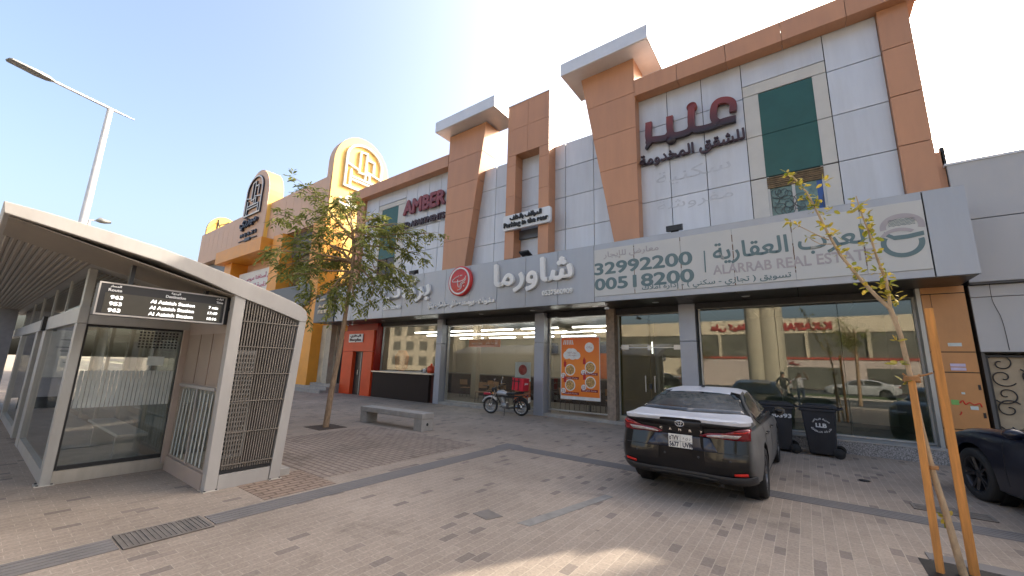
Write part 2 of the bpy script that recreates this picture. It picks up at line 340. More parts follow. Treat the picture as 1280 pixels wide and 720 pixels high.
def text_geo(t, bold=0.):
    if (t, bold) in TG: return TG[(t, bold)]
    c = bpy.data.curves.new('t', 'FONT'); c.body = shape(t); c.extrude = .05; c.resolution_u = 4
    o = bpy.data.objects.new('t', c); COL.objects.link(o)
    me = bpy.data.meshes.new_from_object(o.evaluated_get(bpy.context.evaluated_depsgraph_get()))
    bpy.data.objects.remove(o); bpy.data.curves.remove(c)
    V0 = [v.co.copy() for v in me.vertices]; F0 = [tuple(p.vertices) for p in me.polygons]; bpy.data.meshes.remove(me)
    vs, fs = [], []
    sh = [(0, 0)] if not bold else [(0, 0), (bold, 0), (-bold, 0), (0, bold), (0, -bold), (bold*.7, bold*.7), (-bold*.7, bold*.7), (bold*.7, -bold*.7), (-bold*.7, -bold*.7)]
    for k, (dx, dy) in enumerate(sh):
        o_ = len(vs); z = 1-.03*k
        vs += [Vector((v.x+dx, v.y+dy, v.z*z)) for v in V0]; fs += [tuple(i+o_ for i in f) for f in F0]
    x0 = min(v.x for v in vs); x1 = max(v.x for v in vs); y0 = min(v.y for v in vs); y1 = max(v.y for v in vs)
    vs = [((v.x-x0)/(x1-x0), (v.y-y0)/(y1-y0), (v.z+.05)/.1) for v in vs]
    TG[(t, bold)] = (vs, fs)
    return vs, fs
# ================================================================== GROUND
PAVE = paver_mat('paver_sand', .21, .105, .0052, (.292, .241, .194), (.328, .272, .217), (.185, .153, .13), (.4, .342, .275), .058)
PAVE_OPEN = paver_mat('paver_open_joint', .22, .11, .014, (.27, .22, .18), (.31, .252, .205), (.2, .16, .13), (.12, .095, .075), .03, along_y=False, bump=.8)
SUNKEN = paver_mat('paver_settled', .22, .11, .014, (.27, .2, .15), (.31, .23, .175), (.19, .13, .1), (.09, .066, .05), .05, bump=.9)
ground = struct('ground', mbx((-300, 300, -300, 300, -1.2, -.16)), GROUNDM)
struct('pavement', mbx((-70, 40, -3.2, 30, -.5, 0)), PAVE)
struct('road', mbx((-200, 200, -13.6, -3.5, -.4, -.13)), ASPH)
struct('kerb', mbx((-70, 40, -3.5, -3.2, -.5, .012)), CONC)
struct('pavement', mbx((-9.6, -6.0, 3.5, 7.0, -.02, .004)), PAVE_OPEN)
struct('pavement', mbx((-6.7, -5.62, 2.55, 3.5, -.02, .004)), SUNKEN)
mk = MB()
for k in range(14): mk.box(-140+k*20, -136+k*20, -8.7, -8.58, -.129, -.126)
struct('road_marking', mk, WHITE)
t = MB()
for k in range(5): t.box(-5.53+k*.072, -5.49+k*.072, -3.1, 1.15, 0, .008); t.box(-5.53+k*.072, -5.49+k*.072, 1.9, 7.15, 0, .008)
for k in range(5): t.box(-5.15, 30, 7.17+k*.072, 7.21+k*.072, 0, .008)
t.box(-5.55, -5.2, -3.1, 1.15, -.01, .004); t.box(-5.55, -5.2, 1.9, 7.15, -.01, .004); t.box(-5.15, 30, 7.15, 7.52, -.01, .004)
t.box(-5.6, -5.15, 7.15, 7.6, -.01, .0045)
for i in range(7):
    for j in range(7): t.lathe((-5.56+i*.062, 7.2+j*.058, .004), (0, 0, 1), [(.02, 0), (.016, .006), (0, .007)], 8)
struct('tactile_paving', t, TACT)
ck = MB(); ck.prism([(-2.78, 4.0), (-2.62, 4.02), (-2.3, 5.6), (-2.42, 5.62)], -.01, .005, 'z'); struct('paving_strip', ck, CHALK)
def grate(x0, x1, y0, y1, label, n=16):
    g = MB(); w = .03
    g.box(x0, x1, y0, y0+w, -.02, .012); g.box(x0, x1, y1-w, y1, -.02, .012); g.box(x0, x0+w, y0+w, y1-w, -.02, .012); g.box(x1-w, x1, y0+w, y1-w, -.02, .012)
    for i in range(n):
        y = y0+w+(y1-y0-2*w)*(i+.5)/n; g.box(x0+w, x1-w, y-.008, y+.008, -.02, .011)
    for f in (.3, .66): yy = y0+(y1-y0)*f; g.box(x0+w, x1-w, yy-.012, yy+.012, -.02, .0125)
    g.box(x0, x1, y0, y1, -.03, .0055)
    o = g.build('drain_grate', GRATE); tag(o, label, 'drain grate')
grate(-5.6, -5.15, 1.17, 1.87, 'dusty slotted drain grate set in the tactile strip before the bus shelter')
grate(-3.1, -2.5, 8.15, 8.4, 'small dark drain grate in the pavers near the motorcycle', 6)
grate(1.0, 1.75, 7.85, 8.15, 'dark slotted drain grate between the staked young tree and the granite kerb', 8)
sh = MB(); sh.prism([(-3.35, 3.9), (-3.1, 3.85), (-3.02, 4.05), (-3.3, 4.12)], -.02, .006, 'z'); tag(sh.build('cover_plate', GRATE), 'small square dark cover plate in the pavers beside the sunny patch', 'cover plate')
lt = MB(); lt.ball((.62, 9.2, .015), .08, .04, .02, 10, 6); tag(lt.build('litter_scrap', BLACK), 'crumpled black scrap lying on the pavers in front of the granite kerb', 'litter')

# ================================================================== AMBER BUILDING
AB = thing('commercial_building', 'grey panelled two storey building with orange flared towers and a long fascia', 'building', (-9, 12.4, 0))
ROWS = [5.2, 5.77, 7.07, 8.37, 9.67, 11.02]
def cladding(mb, xs, zs, y, holes=(), t=.05, g=.011):
    for i in range(len(xs)-1):
        for j in range(len(zs)-1):
            x0, x1, z0, z1 = xs[i], xs[i+1], zs[j], zs[j+1]
            if any(x0 >= h[0]-.01 and x1 <= h[1]+.01 and z0 >= h[2]-.01 and z1 <= h[3]+.01 for h in holes): continue
            dy = rnd.uniform(0, .004)
            mb.box(x0+g, x1-g, y+dy, y+t, z0+g, z1-g)
# right wing walls (window surround kept clear) ------------------
w = MB()
cladding(w, [-3.95, -2.95, -1.9, -.8], ROWS, 12.4)
cladding(w, [-.8, 1.15], [10.05, 11.02], 12.4)
cladding(w, [1.15, 2.25], ROWS, 12.4)
# middle wall
cladding(w, [-12.75, -11.4, -10.13, -8.9, -7.55, -6.75, -5.6, -4.6, -3.95], [5.2, 5.4, 6.72, 8.0, 9.2, 10.22], 12.42)
# left wing wall
cladding(w, [-19.68, -18.48], ROWS, 12.4)
cladding(w, [-18.48, -16.13], [10.2, 11.02], 12.4)
cladding(w, [-16.13, -15.28, -14.4, -13.55, -12.68], ROWS, 12.4)
w.build('wall_panel', GALV, AB)
b = mbx((-20.3, 2.75, 12.46, 26, 3.75, 11.0), (-20.3, -4, 12.47, 12.6, 3.75, 10.1), (-20.4, 2.8, 17.9, 26, 0, 3.75))
b = MB(); b.box(-20.3, -12.75, 12.46, 26, 3.75, 11.0); b.box(-12.75, -3.95, 12.475, 26, 3.75, 10.18); b.box(-3.95, 2.75, 12.46, 26, 3.75, 11.0); b.box(-20.3, 2.75, 18.5, 26, 0, 3.75)
b.build('wall', SEAM, AB)
# pillars at the wing ends (stacked orange panels)
p = MB(); cladding(p, [2.24, 2.82], ROWS, 12.25, t=.25); p.build('corner_pillar', ORANGE, AB)
p = MB(); cladding(p, [-20.38, -19.7], ROWS, 12.25, t=.25); p.build('corner_pillar', ORANGE, AB)
mbx((2.25, 2.80, 12.4, 13.5, 5.2, 11.0)).build('wall', ORANGE, AB)
# cornices
def cornice(x0, x1):
    c = MB(); z0, z1 = 10.82, 11.42; n = max(2, int((x1-x0)/1.2))
    for k in range(n):
        a, e = x0+(x1-x0)*k/n, x0+(x1-x0)*(k+1)/n
        c.prism([(12.0, z1), (12.0, z0), (12.38, z0-.02), (12.38, z1-.05)], a+.006, e-.006, 'x')
    c.box(x0+.01, x1-.01, 12.38, 13.2, 10.98, z1-.06)
    o = c.build('cornice', ORANGE, AB); mbx((x0+.02, x1-.02, 12.02, 12.37, z1, z1+.02)).build('cornice_cap', CAPW, AB)
cornice(-3.9, 3.05); cornice(-20.75, -12.75)
# flared towers
def tower(poly_l, poly_r, zs, y0, y1):
    """edges given as functions of z"""
    m_ = MB(); core = MB()
    for a, e in zip(zs, zs[1:]):
        m_.prism([(poly_l(a)+.0, a+.008), (poly_r(a), a+.008), (poly_r(e), e-.008), (poly_l(e), e-.008)], y0, y1, 'y')
    a, e = zs[0], zs[-1]
    core.prism([(poly_l(a)+.02, a+.01), (poly_r(a)-.02, a+.01), (poly_r(e)-.02, e-.01), (poly_l(e)+.02, e-.01)], y0+.02, y1-.02, 'y')
    core.build('tower_core', SEAM, AB); return m_.build('tower', ORANGE, AB)
TZ = [5.2, 5.77, 7.07, 8.37, 9.67, 10.97, 12.3]
lin = lambda za, xa, zb, xb: (lambda z: xa+(xb-xa)*(z-za)/(zb-za))
tower(lin(5.8, -4.72, 12.2, -5.84), lambda z: -3.88, TZ, 12.0, 12.95)
tower(lambda z: -12.72, lin(5.86, -11.36, 12.3, -10.48), TZ, 12.0, 12.95)
def cap(x0, x1, y0, y1, z0, z1):
    mbx((x0, x1, y0, y1, z0, z1)).build('tower_cap', CAPW, AB, bevel=.01)
    mbx((x0+.05, x1-.05, y0+.05, y1-.05, z0-.012, z0)).build('cap_soffit', CAPW, AB)
cap(-6.4, -3.2, 11.38, 13.1, 12.3, 12.8); cap(-13.1, -9.55, 11.38, 13.0, 12.34, 12.86)
# frame tower with a tall slot
f = MB()
for a, e in zip(TZ[:-2], TZ[1:-1]):
    e2 = min(e, 10.12)
    f.box(-9.2, -8.76, 11.93, 12.9, a+.006, e2-.006); f.box(-7.64, -7.2, 11.93, 12.9, a+.006, e2-.006)
f.box(-9.2, -8.206, 11.93, 12.9, 10.13, 11.28); f.box(-8.194, -7.2, 11.93, 12.9, 10.13, 11.28); f.box(-9.2, -8.206, 11.93, 12.9, 11.292, 12.42); f.box(-8.194, -7.2, 11.93, 12.9, 11.292, 12.42)
f.build('frame_tower', ORANGE, AB)
mbx((-9.19, -7.21, 11.95, 12.88, 10.14, 12.41)).build('tower_core', SEAM, AB)
mbx((-9.22, -7.18, 11.91, 12.92, 12.42, 12.45)).build('tower_cap', CAPW, AB)
mbx((-8.76, -7.64, 12.30, 12.42, 6.62, 6.98)).build('slot_vent', FASC_D, AB)
# right wing window column
s = each('window_surround', BEIGE, AB, (-.79, -.42, 12.405, 12.45, 5.2, 7.05), (-.79, -.42, 12.405, 12.45, 7.09, 8.36), (-.79, -.42, 12.405, 12.45, 8.38, 9.69), (.84, 1.14, 12.405, 12.45, 5.2, 7.05), (.84, 1.14, 12.405, 12.45, 7.09, 8.36), (.84, 1.14, 12.405, 12.45, 8.38, 9.69), (-.79, 1.14, 12.405, 12.45, 9.71, 10.04))
each('spandrel_panel', GREEN, AB, (-.42, .84, 12.425, 12.45, 7.09, 8.37), (-.42, .84, 12.425, 12.45, 8.385, 9.69))
def grille_scrolls(mb, x0, x1, z0, z1, y, n, r0, rr=.009, seed=1):
    q = random.Random(seed)
    for i in range(n):
        cx, cz = q.uniform(x0+.1, x1-.1), q.uniform(z0+.1, z1-.1); sg = q.choice((-1, 1)); a0 = q.uniform(0, 6.28); r = r0*q.uniform(.7, 1.25)
        pts = []
        for k in range(26):
            tt = k/25; a = a0+sg*tt*8.; ra = r*(1.25-1.05*tt)
            x, zz = cx+ra*math.cos(a), cz+ra*math.sin(a)
            if x0 < x < x1 and z0 < zz < z1: pts.append((x, y, zz))
        if len(pts) > 4: mb.tube(pts, rr, 5)
wn = mbx((-.42, .84, 12.448, 12.458, 5.2, 7.07)).build('window', TEALW, AB)
wf = MB(); wf.box(-.42, -.36, 12.415, 12.46, 5.2, 7.07); wf.box(.78, .84, 12.415, 12.46, 5.2, 7.07); wf.box(.13, .2, 12.42, 12.46, 5.2, 6.72)
wf.build('window_frame', ALU, wn)
mbx((.66, .78, 12.435, 12.446, 5.2, 6.7)).build('blind', BLUEW, wn)
wl = MB()
for k in range(6): wl.box(-.41, .83, 12.40-.004*k, 12.455, 6.72+k*.055+rnd.uniform(-.006, .006), 6.76+k*.055)
wl.build('broken_slats', pm('slat_brown', (.16, .11, .06), .8, var=.4), wn)
gs = MB(); grille_scrolls(gs, -.36, .78, 5.25, 6.7, 12.41, 15, .18, .007, 5); gs.build('window_grille', pm('iron_grey', (.06, .065, .06), .5), wn)
# left wing window column
each('window_surround', BEIGE, AB, (-18.46, -18.16, 12.405, 12.45, 5.2, 9.9), (-16.74, -16.15, 12.405, 12.45, 5.2, 9.9), (-18.46, -16.15, 12.405, 12.45, 9.92, 10.18))
each('spandrel_panel', GREEN, AB, (-18.16, -16.74, 12.425, 12.45, 7.09, 8.37), (-18.16, -16.74, 12.425, 12.45, 8.385, 9.9))
wn = mbx((-18.16, -16.74, 12.45, 12.47, 5.2, 7.07)).build('window', pm('window_dark', (.03, .028, .026), .3), AB)
each('window_frame', DARKM, wn, (-18.16, -18.08, 12.415, 12.45, 5.2, 7.07), (-16.82, -16.74, 12.415, 12.45, 5.2, 7.07), (-17.48, -17.42, 12.415, 12.45, 5.2, 7.07))
# fascia
fb = MB()
fx = [-19.35, -17.9, -16.6, -15.35, -14.04, -12.71, -11.39, -10.09, -8.76, -7.52, -6.25, -4.98]
for a, e in zip(fx, fx[1:]): fb.box(a+.008, e-.008, 11.0, 11.04, 3.67, 5.43)
for a, e in ((-4.98, 2.22), ): fb.box(a+.008, e-.008, 11.0, 11.04, 3.67, 5.43)
fb.box(2.236, 2.82, 11.0, 11.04, 3.67, 5.43); fb.box(2.78, 2.82, 11.05, 12.4, 3.67, 5.43)
fb.build('fascia', FASC, AB)
mbx((-19.34, 2.775, 11.03, 12.38, 3.69, 5.41)).build('fascia_box', SEAM, AB)
mbx((-19.35, 2.82, 11.0, 12.4, 5.432, 5.45)).build('fascia_flashing', FASC, AB)
so_ = MB()
sx = [-19.34, -16.6, -14.04, -11.39, -8.76, -6.25, -4.98, -3.73, -2.46, -1.22, .01, 1.24, 2.8]
for a, e in zip(sx, sx[1:]): so_.box(a+.006, e-.006, 11.02, 12.395, 3.655, 3.688); so_.box(a+.006, e-.006, 12.4, 18, 3.66, 3.688)
so_.build('soffit', SOFFIT, AB)
for x in (-16.3, -13.4, -10.1, -7.7, -5.3, -3.4, -1.1, 1.35):
    d = MB(); d.lathe((x, 11.75, 3.655), (0, 0, -1), [(.0, .012), (.07, .012), (.085, .01), (.1, 0)], 20); d.build('downlight', LAMP_R, AB)
# columns
for x0, x1 in ((-13.23, -12.9), (-8.02, -7.62), (-2.93, -2.48)):
    mbx((x0, x1, 12.4, 12.95, 0, 2.55), (x0, x1, 12.4, 12.95, 2.562, 3.65)).build('column', COLM, AB, bevel=.006)
mbx((-5.24, -4.96, 12.45, 12.95, 0, 3.65)).build('column', ROUGHCOL, AB)
# storefront glazing
def bay(x0, x1, z0, z1, mul, mat, y=12.78, name='storefront_glass', fr=ALU):
    g_ = MB(); xs = [x0]+mul+[x1]
    for a, e in zip(xs, xs[1:]): g_.box(a+.006, e-.006, y, y+.01, z0+.03, z1-.02)
    o = g_.build(name, mat, AB)
    q = MB(); q.box(x0, x1, y-.04, y+.06, z0, z0+.04); q.box(x0, x1, y-.04, y+.06, z1-.03, z1); q.box(x0, x0+.04, y-.04, y+.06, z0+.04, z1-.03); q.box(x1-.04, x1, y-.04, y+.06, z0+.04, z1-.03)
    q.build('glass_frame', fr, o); return o
bay(-17.6, -13.25, 1.25, 3.5, [-15.5], GLASS)
bay(-12.88, -8.04, .12, 3.4, [-11.4, -10.2, -9.1], GLASS)
bay(-7.6, -5.25, .2, 3.5, [], GLASS)
d_ = bay(-4.95, -2.95, .2, 3.47, [-3.93], GLASS_BIG)
hd = MB()
for x in (-4.07, -3.79): hd.tube([(x, 12.70, 1.03), (x, 12.70, 1.52)], .018, 10); hd.tube([(x, 12.70, 1.1), (x, 12.77, 1.1)], .01, 6); hd.tube([(x, 12.70, 1.45), (x, 12.77, 1.45)], .01, 6)
hd.build('handle', STEEL, d_)
mbx((-4.93, -2.97, 12.765, 12.8, 2.38, 2.405), (-4.85, -4.6, 12.755, 12.765, 2.33, 2.47), (-3.2, -2.97, 12.755, 12.765, 2.33, 2.47), (-3.99, -3.88, 12.755, 12.765, 2.31, 2.45)).build('door_fitting', STEEL, d_)
mbx((-3.98, -3.9, 12.755, 12.768, 1.12, 1.28)).build('lock', BLACK, d_)
bay(-2.42, 2.12, .3, 3.52, [-.55, .75], GLASS_BIG, y=12.6)
each('glass_header', DARKM, AB, (-2.48, 2.12, 12.45, 12.75, 3.5, 3.66), (-4.95, -2.95, 12.6, 12.9, 3.46, 3.66), (-7.6, -5.25, 12.6, 12.9, 3.48, 3.66), (-12.9, -8.02, 12.6, 12.9, 3.4, 3.66), (-17.6, -13.23, 12.6, 12.9, 3.5, 3.66))
mbx((2.12, 2.19, 12.3, 12.7, .27, 3.66)).build('mullion', ALU, AB)
mbx((-2.49, 2.2, 12.0, 12.7, -.02, .265)).build('granite_kerb', GRANITE, AB, bevel=.01)
mbx((-2.47, 2.2, 11.99, 12.66, .268, .29)).build('kerb_capping', ALU_W, AB)
each('threshold', CONC, AB, (-12.9, -2.5, 12.42, 12.77, -.02, .1))
# right ground pier
op = MB()
for a, e in ((.0, .68), (.7, 1.83), (1.85, 2.25), (2.27, 3.5)): op.box(2.2, 2.34 if e > 2.3 else 2.3, 12.3, 12.5, a, e); op.box(2.35 if e > 2.3 else 2.31, 2.86, 12.3, 12.5, a, e)
op.box(2.2, 2.86, 12.3, 12.5, 3.52, 3.66)
op.build('ground_pier', ORANGE_LOW, AB); mbx((2.21, 2.85, 12.32, 12.9, 0, 3.65)).build('pier_core', SEAM, AB)
each('hinge', BLACK, AB, (2.8, 2.835, 12.285, 12.3, 1.5, 1.6), (2.8, 2.835, 12.285, 12.3, .95, 1.05))
# counter, door portal
mbx((-17.62, -13.5, 12.36, 12.6, 0, 1.2)).build('counter_front', BROWN, AB)
mbx((-17.66, -13.24, 12.28, 12.8, 1.2, 1.26)).build('counter_top', STEEL, AB)
mbx((-13.5, -13.24, 12.5, 12.6, 0, 1.2)).build('counter_gate', pm('gate_maroon', (.09, .03, .022), .5), AB)
pr = MB()
pr.box(-20.42, -19.45, 12.3, 12.9, 0, 2.2); pr.box(-18.52, -17.72, 12.3, 12.9, 0, 2.2); pr.box(-20.42, -17.72, 12.3, 12.9, 2.212, 3.3)
pr.build('portal', REDP, AB, bevel=.006)
each('portal_return', REDD, AB, (-20.42, -17.66, 12.45, 12.9, 3.3, 3.66), (-17.72, -17.62, 12.4, 12.9, 0, 3.66))
dd = mbx((-19.45, -18.52, 12.5, 12.56, 0, 2.2)).build('door', pm('door_black', (.025, .027, .027), .35), AB)
mbx((-18.95, -18.9, 12.485, 12.5, 0, 2.2)).build('door_gap', ALU, dd); mbx((-19.1, -19.05, 12.44, 12.5, 1.0, 1.25)).build('handle', STEEL, dd)
# interiors
mbx((-17.58, -17.5, 12.95, 16.5, .09, 1.3)).build('wainscot', BROWN, AB); mbx((-13.3, -13.0, 14.9, 15.2, .09, 3.6)).build('inner_column', INTW, AB)
each('interior_wall', INTW, AB, (-17.6, -5.1, 18.3, 18.45, 0, 3.65), (-17.75, -17.6, 12.9, 18.29, 0, 3.65))
mbx((-5.12, -4.97, 12.96, 18.4, 0, 3.65)).build('partition_wall', INTY, AB)
each('interior_wall', INTG, AB, (-4.96, 2.1, 16.8, 16.95, 0, 3.65), (2.1, 2.2, 12.9, 16.9, 0, 3.65))
each('interior_floor', INTF, AB, (-17.6, -5.12, 12.8, 18.4, -.02, .09))
each('interior_floor', INTG, AB, (-4.95, 2.1, 12.72, 16.9, -.02, .25))
each('wall_panel_orange', pm('wall_terracotta', (.5, .13, .03), .6), AB, (-9.2, -5.3, 18.2, 18.3, 1.2, 2.6))
mbx((-17.3, -5.4, 16.6, 17.2, .09, 1.15)).build('service_counter', BROWN, AB); mbx((-17.35, -5.35, 16.5, 17.3, 1.15, 1.2)).build('service_counter_top', INTF, AB)
for i, (x, z) in enumerate(((-11.2, 2.35), (-9.6, 2.35), (-8.0, 2.4), (-6.4, 2.4))):
    mbx((x, x+.9, 18.1, 18.2, z, z+.55)).build('menu_screen', pm('screen_blueblack', (.015, .02, .035), .2), AB)
for y, z in ((13.7, 3.2), (14.6, 3.12), (15.7, 3.2), (16.9, 3.12)):
    for x0 in (-16.8, -14.6, -12.3, -10.1, -7.7): mbx((x0+(y % 1)*.8, x0+(y % 1)*.8+1.75, y, y+.06, z, z+.05)).build('strip_light', LAMP_E, AB)
each('wall_light', pm('lamp_dim', (.9, .9, .85), .5, emit=((1, .95, .85), 1.2)), AB, (-4.7, -4.66, 15.5, 15.54, 2.3, 2.75), (-3.3, -3.26, 15.8, 15.84, 2.3, 2.75))
# ------------------------------------------------------------------ signs on the building
def sign(name, label, loc, cat='sign', group=None): return thing(name, label, cat, loc, 0, group)
S = sign('wall_lettering', 'large maroon Arabic letters and smaller dark line on the right wing beside the green window', (-2.3, 12.35, 9))
# big word drawn with curved bars so the strokes carry the weight of the real letters
def px12(zx, zy, Y=12.28):
    d = ray(780+zx/4, 100+zy/4); k = Y/d.y; return (d.x*k, Y, CH+d.z*k)
def stroke(mb, pts, w, dpt=.1):
    P = [px12(a, b) for a, b in pts]; n = len(P)
    L_, R_ = [], []
    for i in range(n):
        t_ = Vector(P[min(i+1, n-1)])-Vector(P[max(i-1, 0)]); t_ = Vector((t_.x, 0, t_.z)).normalized(); nn = Vector((-t_.z, 0, t_.x))
        ww = w[i] if hasattr(w, '__len__') else w
        L_.append(Vector(P[i])+nn*ww/2); R_.append(Vector(P[i])-nn*ww/2)
    for i in range(n-1):
        q = [(L_[i].x, L_[i].z), (R_[i].x, R_[i].z), (R_[i+1].x, R_[i+1].z), (L_[i+1].x, L_[i+1].z)]
        mb.prism(q, 12.22-.0005*i, 12.34, 'y')
def smooth_pts(pts, n=5):
    out = []
    for i in range(len(pts)-1):
        p0, p1, p2, p3 = pts[max(i-1, 0)], pts[i], pts[i+1], pts[min(i+2, len(pts)-1)]
        for k in range(n):
            t_ = k/n
            out.append(tuple(.5*(2*b_+(c_-a_)*t_+(2*a_-5*b_+4*c_-d_)*t_*t_+(3*b_-a_-3*c_+d_)*t_**3) for a_, b_, c_, d_ in zip(p0, p1, p2, p3)))
    return out+[pts[-1]]
mb = MB()
stroke(mb, smooth_pts([(560, 195), (500, 210), (420, 240), (355, 250), (338, 225), (338, 140)]), .2)
stroke(mb, smooth_pts([(340, 225), (325, 258), (270, 278), (240, 275), (230, 240), (230, 185)]), .2)
stroke(mb, smooth_pts([(232, 265), (210, 290), (150, 300), (125, 295), (125, 215)]), .2)
stroke(mb, smooth_pts([(126, 290), (124, 320), (110, 348)]), [.2]*6+[.12, .1, .08, .06, .04])
stroke(mb, smooth_pts([(545, 160), (545, 120), (520, 104), (480, 108), (455, 130), (448, 170), (452, 200), (475, 218)]), .19)
for a, b_ in ((340, 138), (236, 300)):
    P = px12(a, b_); mb.lathe((P[0], 12.215, P[2]), (0, 1, 0), [(0, 0), (.15, 0), (.15, .12)], 18)
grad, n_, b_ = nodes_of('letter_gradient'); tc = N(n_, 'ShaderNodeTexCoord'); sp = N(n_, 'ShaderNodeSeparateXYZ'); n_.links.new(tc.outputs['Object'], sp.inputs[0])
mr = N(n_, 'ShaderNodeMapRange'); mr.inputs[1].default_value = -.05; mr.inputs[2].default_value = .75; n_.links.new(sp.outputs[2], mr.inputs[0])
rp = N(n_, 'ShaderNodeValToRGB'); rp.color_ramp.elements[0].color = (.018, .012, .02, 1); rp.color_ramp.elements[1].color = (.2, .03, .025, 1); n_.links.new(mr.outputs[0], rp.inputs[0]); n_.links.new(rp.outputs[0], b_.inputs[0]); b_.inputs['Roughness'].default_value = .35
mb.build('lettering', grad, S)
mb = MB(); mb.text('للشقق المخدومة', -3.88, -.82, 8.22, 8.7, 12.34, 12.26, bold=.025); mb.build('lettering', DARKL, S)
# the old sign's shadow of dirt left on the panels
S = sign('letter_traces', 'faint grey traces of removed letters on the panels below the maroon lettering', (-2.3, 12.39, 7.2), 'letter traces')
mb = MB(); mb.text('سكنية', -3.4, -1.25, 7.5, 8.0, 12.4, 12.397); mb.build('lettering', GHOST, S); mb = MB(); mb.text('مفروشة', -3.4, -1.25, 6.62, 7.0, 12.4, 12.397); mb.build('lettering', GHOST, S)
S = sign('wall_lettering', 'maroon Latin lettering with a smaller second line on the left wing behind the tree', (-14.6, 12.35, 9))
mb = MB(); mb.text('AMBER', -16.15, -13.08, 9.12, 9.92, 12.34, 12.24, bold=.05); mb.build('lettering', AMBERR, S)
mb = MB(); mb.text('SERVICED APARTMENTS', -17.3, -13.06, 8.42, 8.74, 12.34, 12.26, bold=.04); mb.build('lettering', DARKL, S)
S = sign('parking_sign', 'white board with bilingual black parking lettering across the orange slot tower', (-8.1, 11.85, 7.2))
rb = MB(); pl = []
for cx, cz, a0 in ((-7.12, 7.42, 0), (-9.13, 7.42, 90), (-9.13, 6.98, 180), (-7.12, 6.98, 270)):
    for k in range(5): a = R(a0+k*22.5); pl.append((cx+.09*math.cos(a), cz+.09*math.sin(a)))
rb.prism(pl, 11.8, 11.925, 'y'); rb.build('board', CAPW, S, bevel=.01)
mb = MB(); mb.text('المواقف بالخلف', -8.85, -7.4, 7.22, 7.47, 11.8, 11.74, bold=.04); mb.build('lettering', BLACK, S); mb = MB(); mb.text('Parking in the rear', -9.14, -7.12, 6.94, 7.2, 11.8, 11.74, bold=.04); mb.build('lettering', BLACK, S)
S = sign('shop_lettering', 'two large white raised Arabic words on the grey fascia either side of the red disc', (-10, 10.98, 4.5))
mb = MB(); mb.text('شاورما', -8.85, -5.66, 4.2, 5.3, 11.0, 10.88, bold=.028); mb.build('lettering', WHITE, S)
mb = MB(); mb.text('بركات', -15.4, -12.2, 4.2, 5.25, 11.0, 10.88, bold=.028); mb.build('lettering', WHITE, S)
mb = MB(); mb.text('0537500909', -6.83, -5.7, 4.0, 4.17, 11.0, 10.95, bold=.045); mb.build('phone_number', WHITE, S); mb = MB(); mb.text('0537500909', -15.3, -14.05, 4.0, 4.17, 11.0, 10.95, bold=.045); mb.build('phone_number', WHITE, S)
mb = MB(); mb.text('مشويات - بروستد - حلال - خضار - بيتزا', -12.3, -8.83, 3.86, 4.14, 11.0, 10.94, bold=.05); mb.build('menu_line', WHITE, S)
S = sign('round_logo', 'round red logo disc with white ring on the grey fascia between two white words', (-10.52, 10.98, 4.87))
mb = MB(); mb.lathe((-10.52, 11.0, 4.86), (0, -1, 0), [(0, .14), (.56, .14), (.585, .13), (.585, 0)], 48); mb.build('disc', pm('logo_red', (.5, .025, .022), .35), S)
mb = MB(); mb.lathe((-10.52, 11.0, 4.86), (0, -1, 0), [(.47, .14), (.47, .15), (.53, .15), (.53, .14)], 48)
def lg(pts, r=.016): mb.tube([(-10.52+a, 10.855, 4.86+c) for a, c in smooth_pts(pts)], r, 6)
lg([(-.02, .2), (-.2, .14), (-.36, .04), (-.3, -.02), (0, -.02), (.25, .03), (.34, .17)]); lg([(-.08, .06), (-.05, -.2), (.05, -.24), (.1, -.1), (.28, -.02), (.33, .05)]); lg([(-.05, -.36), (.1, -.3), (.15, -.14), (.3, -.08)]); lg([(.04, .2), (.14, .21)], .02); lg([(.24, -.22), (.27, -.22)], .02)
mb.build('ring_and_script', WHITE, S)
S = sign('estate_sign', 'long cream estate agency board with teal phone numbers and rust stained seams', (-1.4, 10.98, 4.5))
bd = MB(); ex = [-4.97, -3.73, -2.46, -1.22, .01, 1.24, 2.21]
for a, e in zip(ex, ex[1:]): bd.box(a+.006, e-.006, 10.975, 10.998, 3.83, 5.27)
bo = bd.build('board', PANELW, S)
rs = MB()
for x in ex[1:-1]:
    z = 3.83
    while z < 5.27:
        h = rnd.uniform(.03, .2)
        if rnd.random() < .75: rs.box(x-rnd.uniform(.007, .014), x+rnd.uniform(.007, .014), 10.972, 10.99, z, min(z+h, 5.27))
        z += h+rnd.uniform(0, .08)
rs.build('rust_stain', RUST, bo)
mb = MB(); F0, F1 = 10.978, 10.969
mb.text('32992200', -4.96, -2.17, 4.47, 4.85, F0, F1, bold=.03); mb.text('00518200', -4.96, -2.15, 4.0, 4.37, F0, F1, bold=.03); mb.box(-1.89, -1.86, F1, F0, 4.22, 4.8)
mb.text('العرب العقارية', -1.68, 1.4, 4.38, 4.95, F0, F1, bold=.02); mb.text('تسويق ( تجاري - سكني ) - إدارة املاك', -3.53, -.08, 3.83, 4.04, F0, F1, bold=.015)
ac = []
def arc(cx, cz, rx, rz, a0, a1, w0, n=28, dy=0):
    o_ = [(cx+rx*math.cos(R(a0+(a1-a0)*k/n)), cz+rz*math.sin(R(a0+(a1-a0)*k/n))) for k in range(n+1)]
    i_ = [(cx+(rx-w0)*math.cos(R(a0+(a1-a0)*k/n)), cz+(rz-w0)*math.sin(R(a0+(a1-a0)*k/n))) for k in range(n+1)]
    for k in range(n): mb.prism([o_[k], o_[k+1], i_[k+1], i_[k]], F1-dy, F0, 'y')
arc(1.83, 4.42, .33, .31, 150, 372, .09)
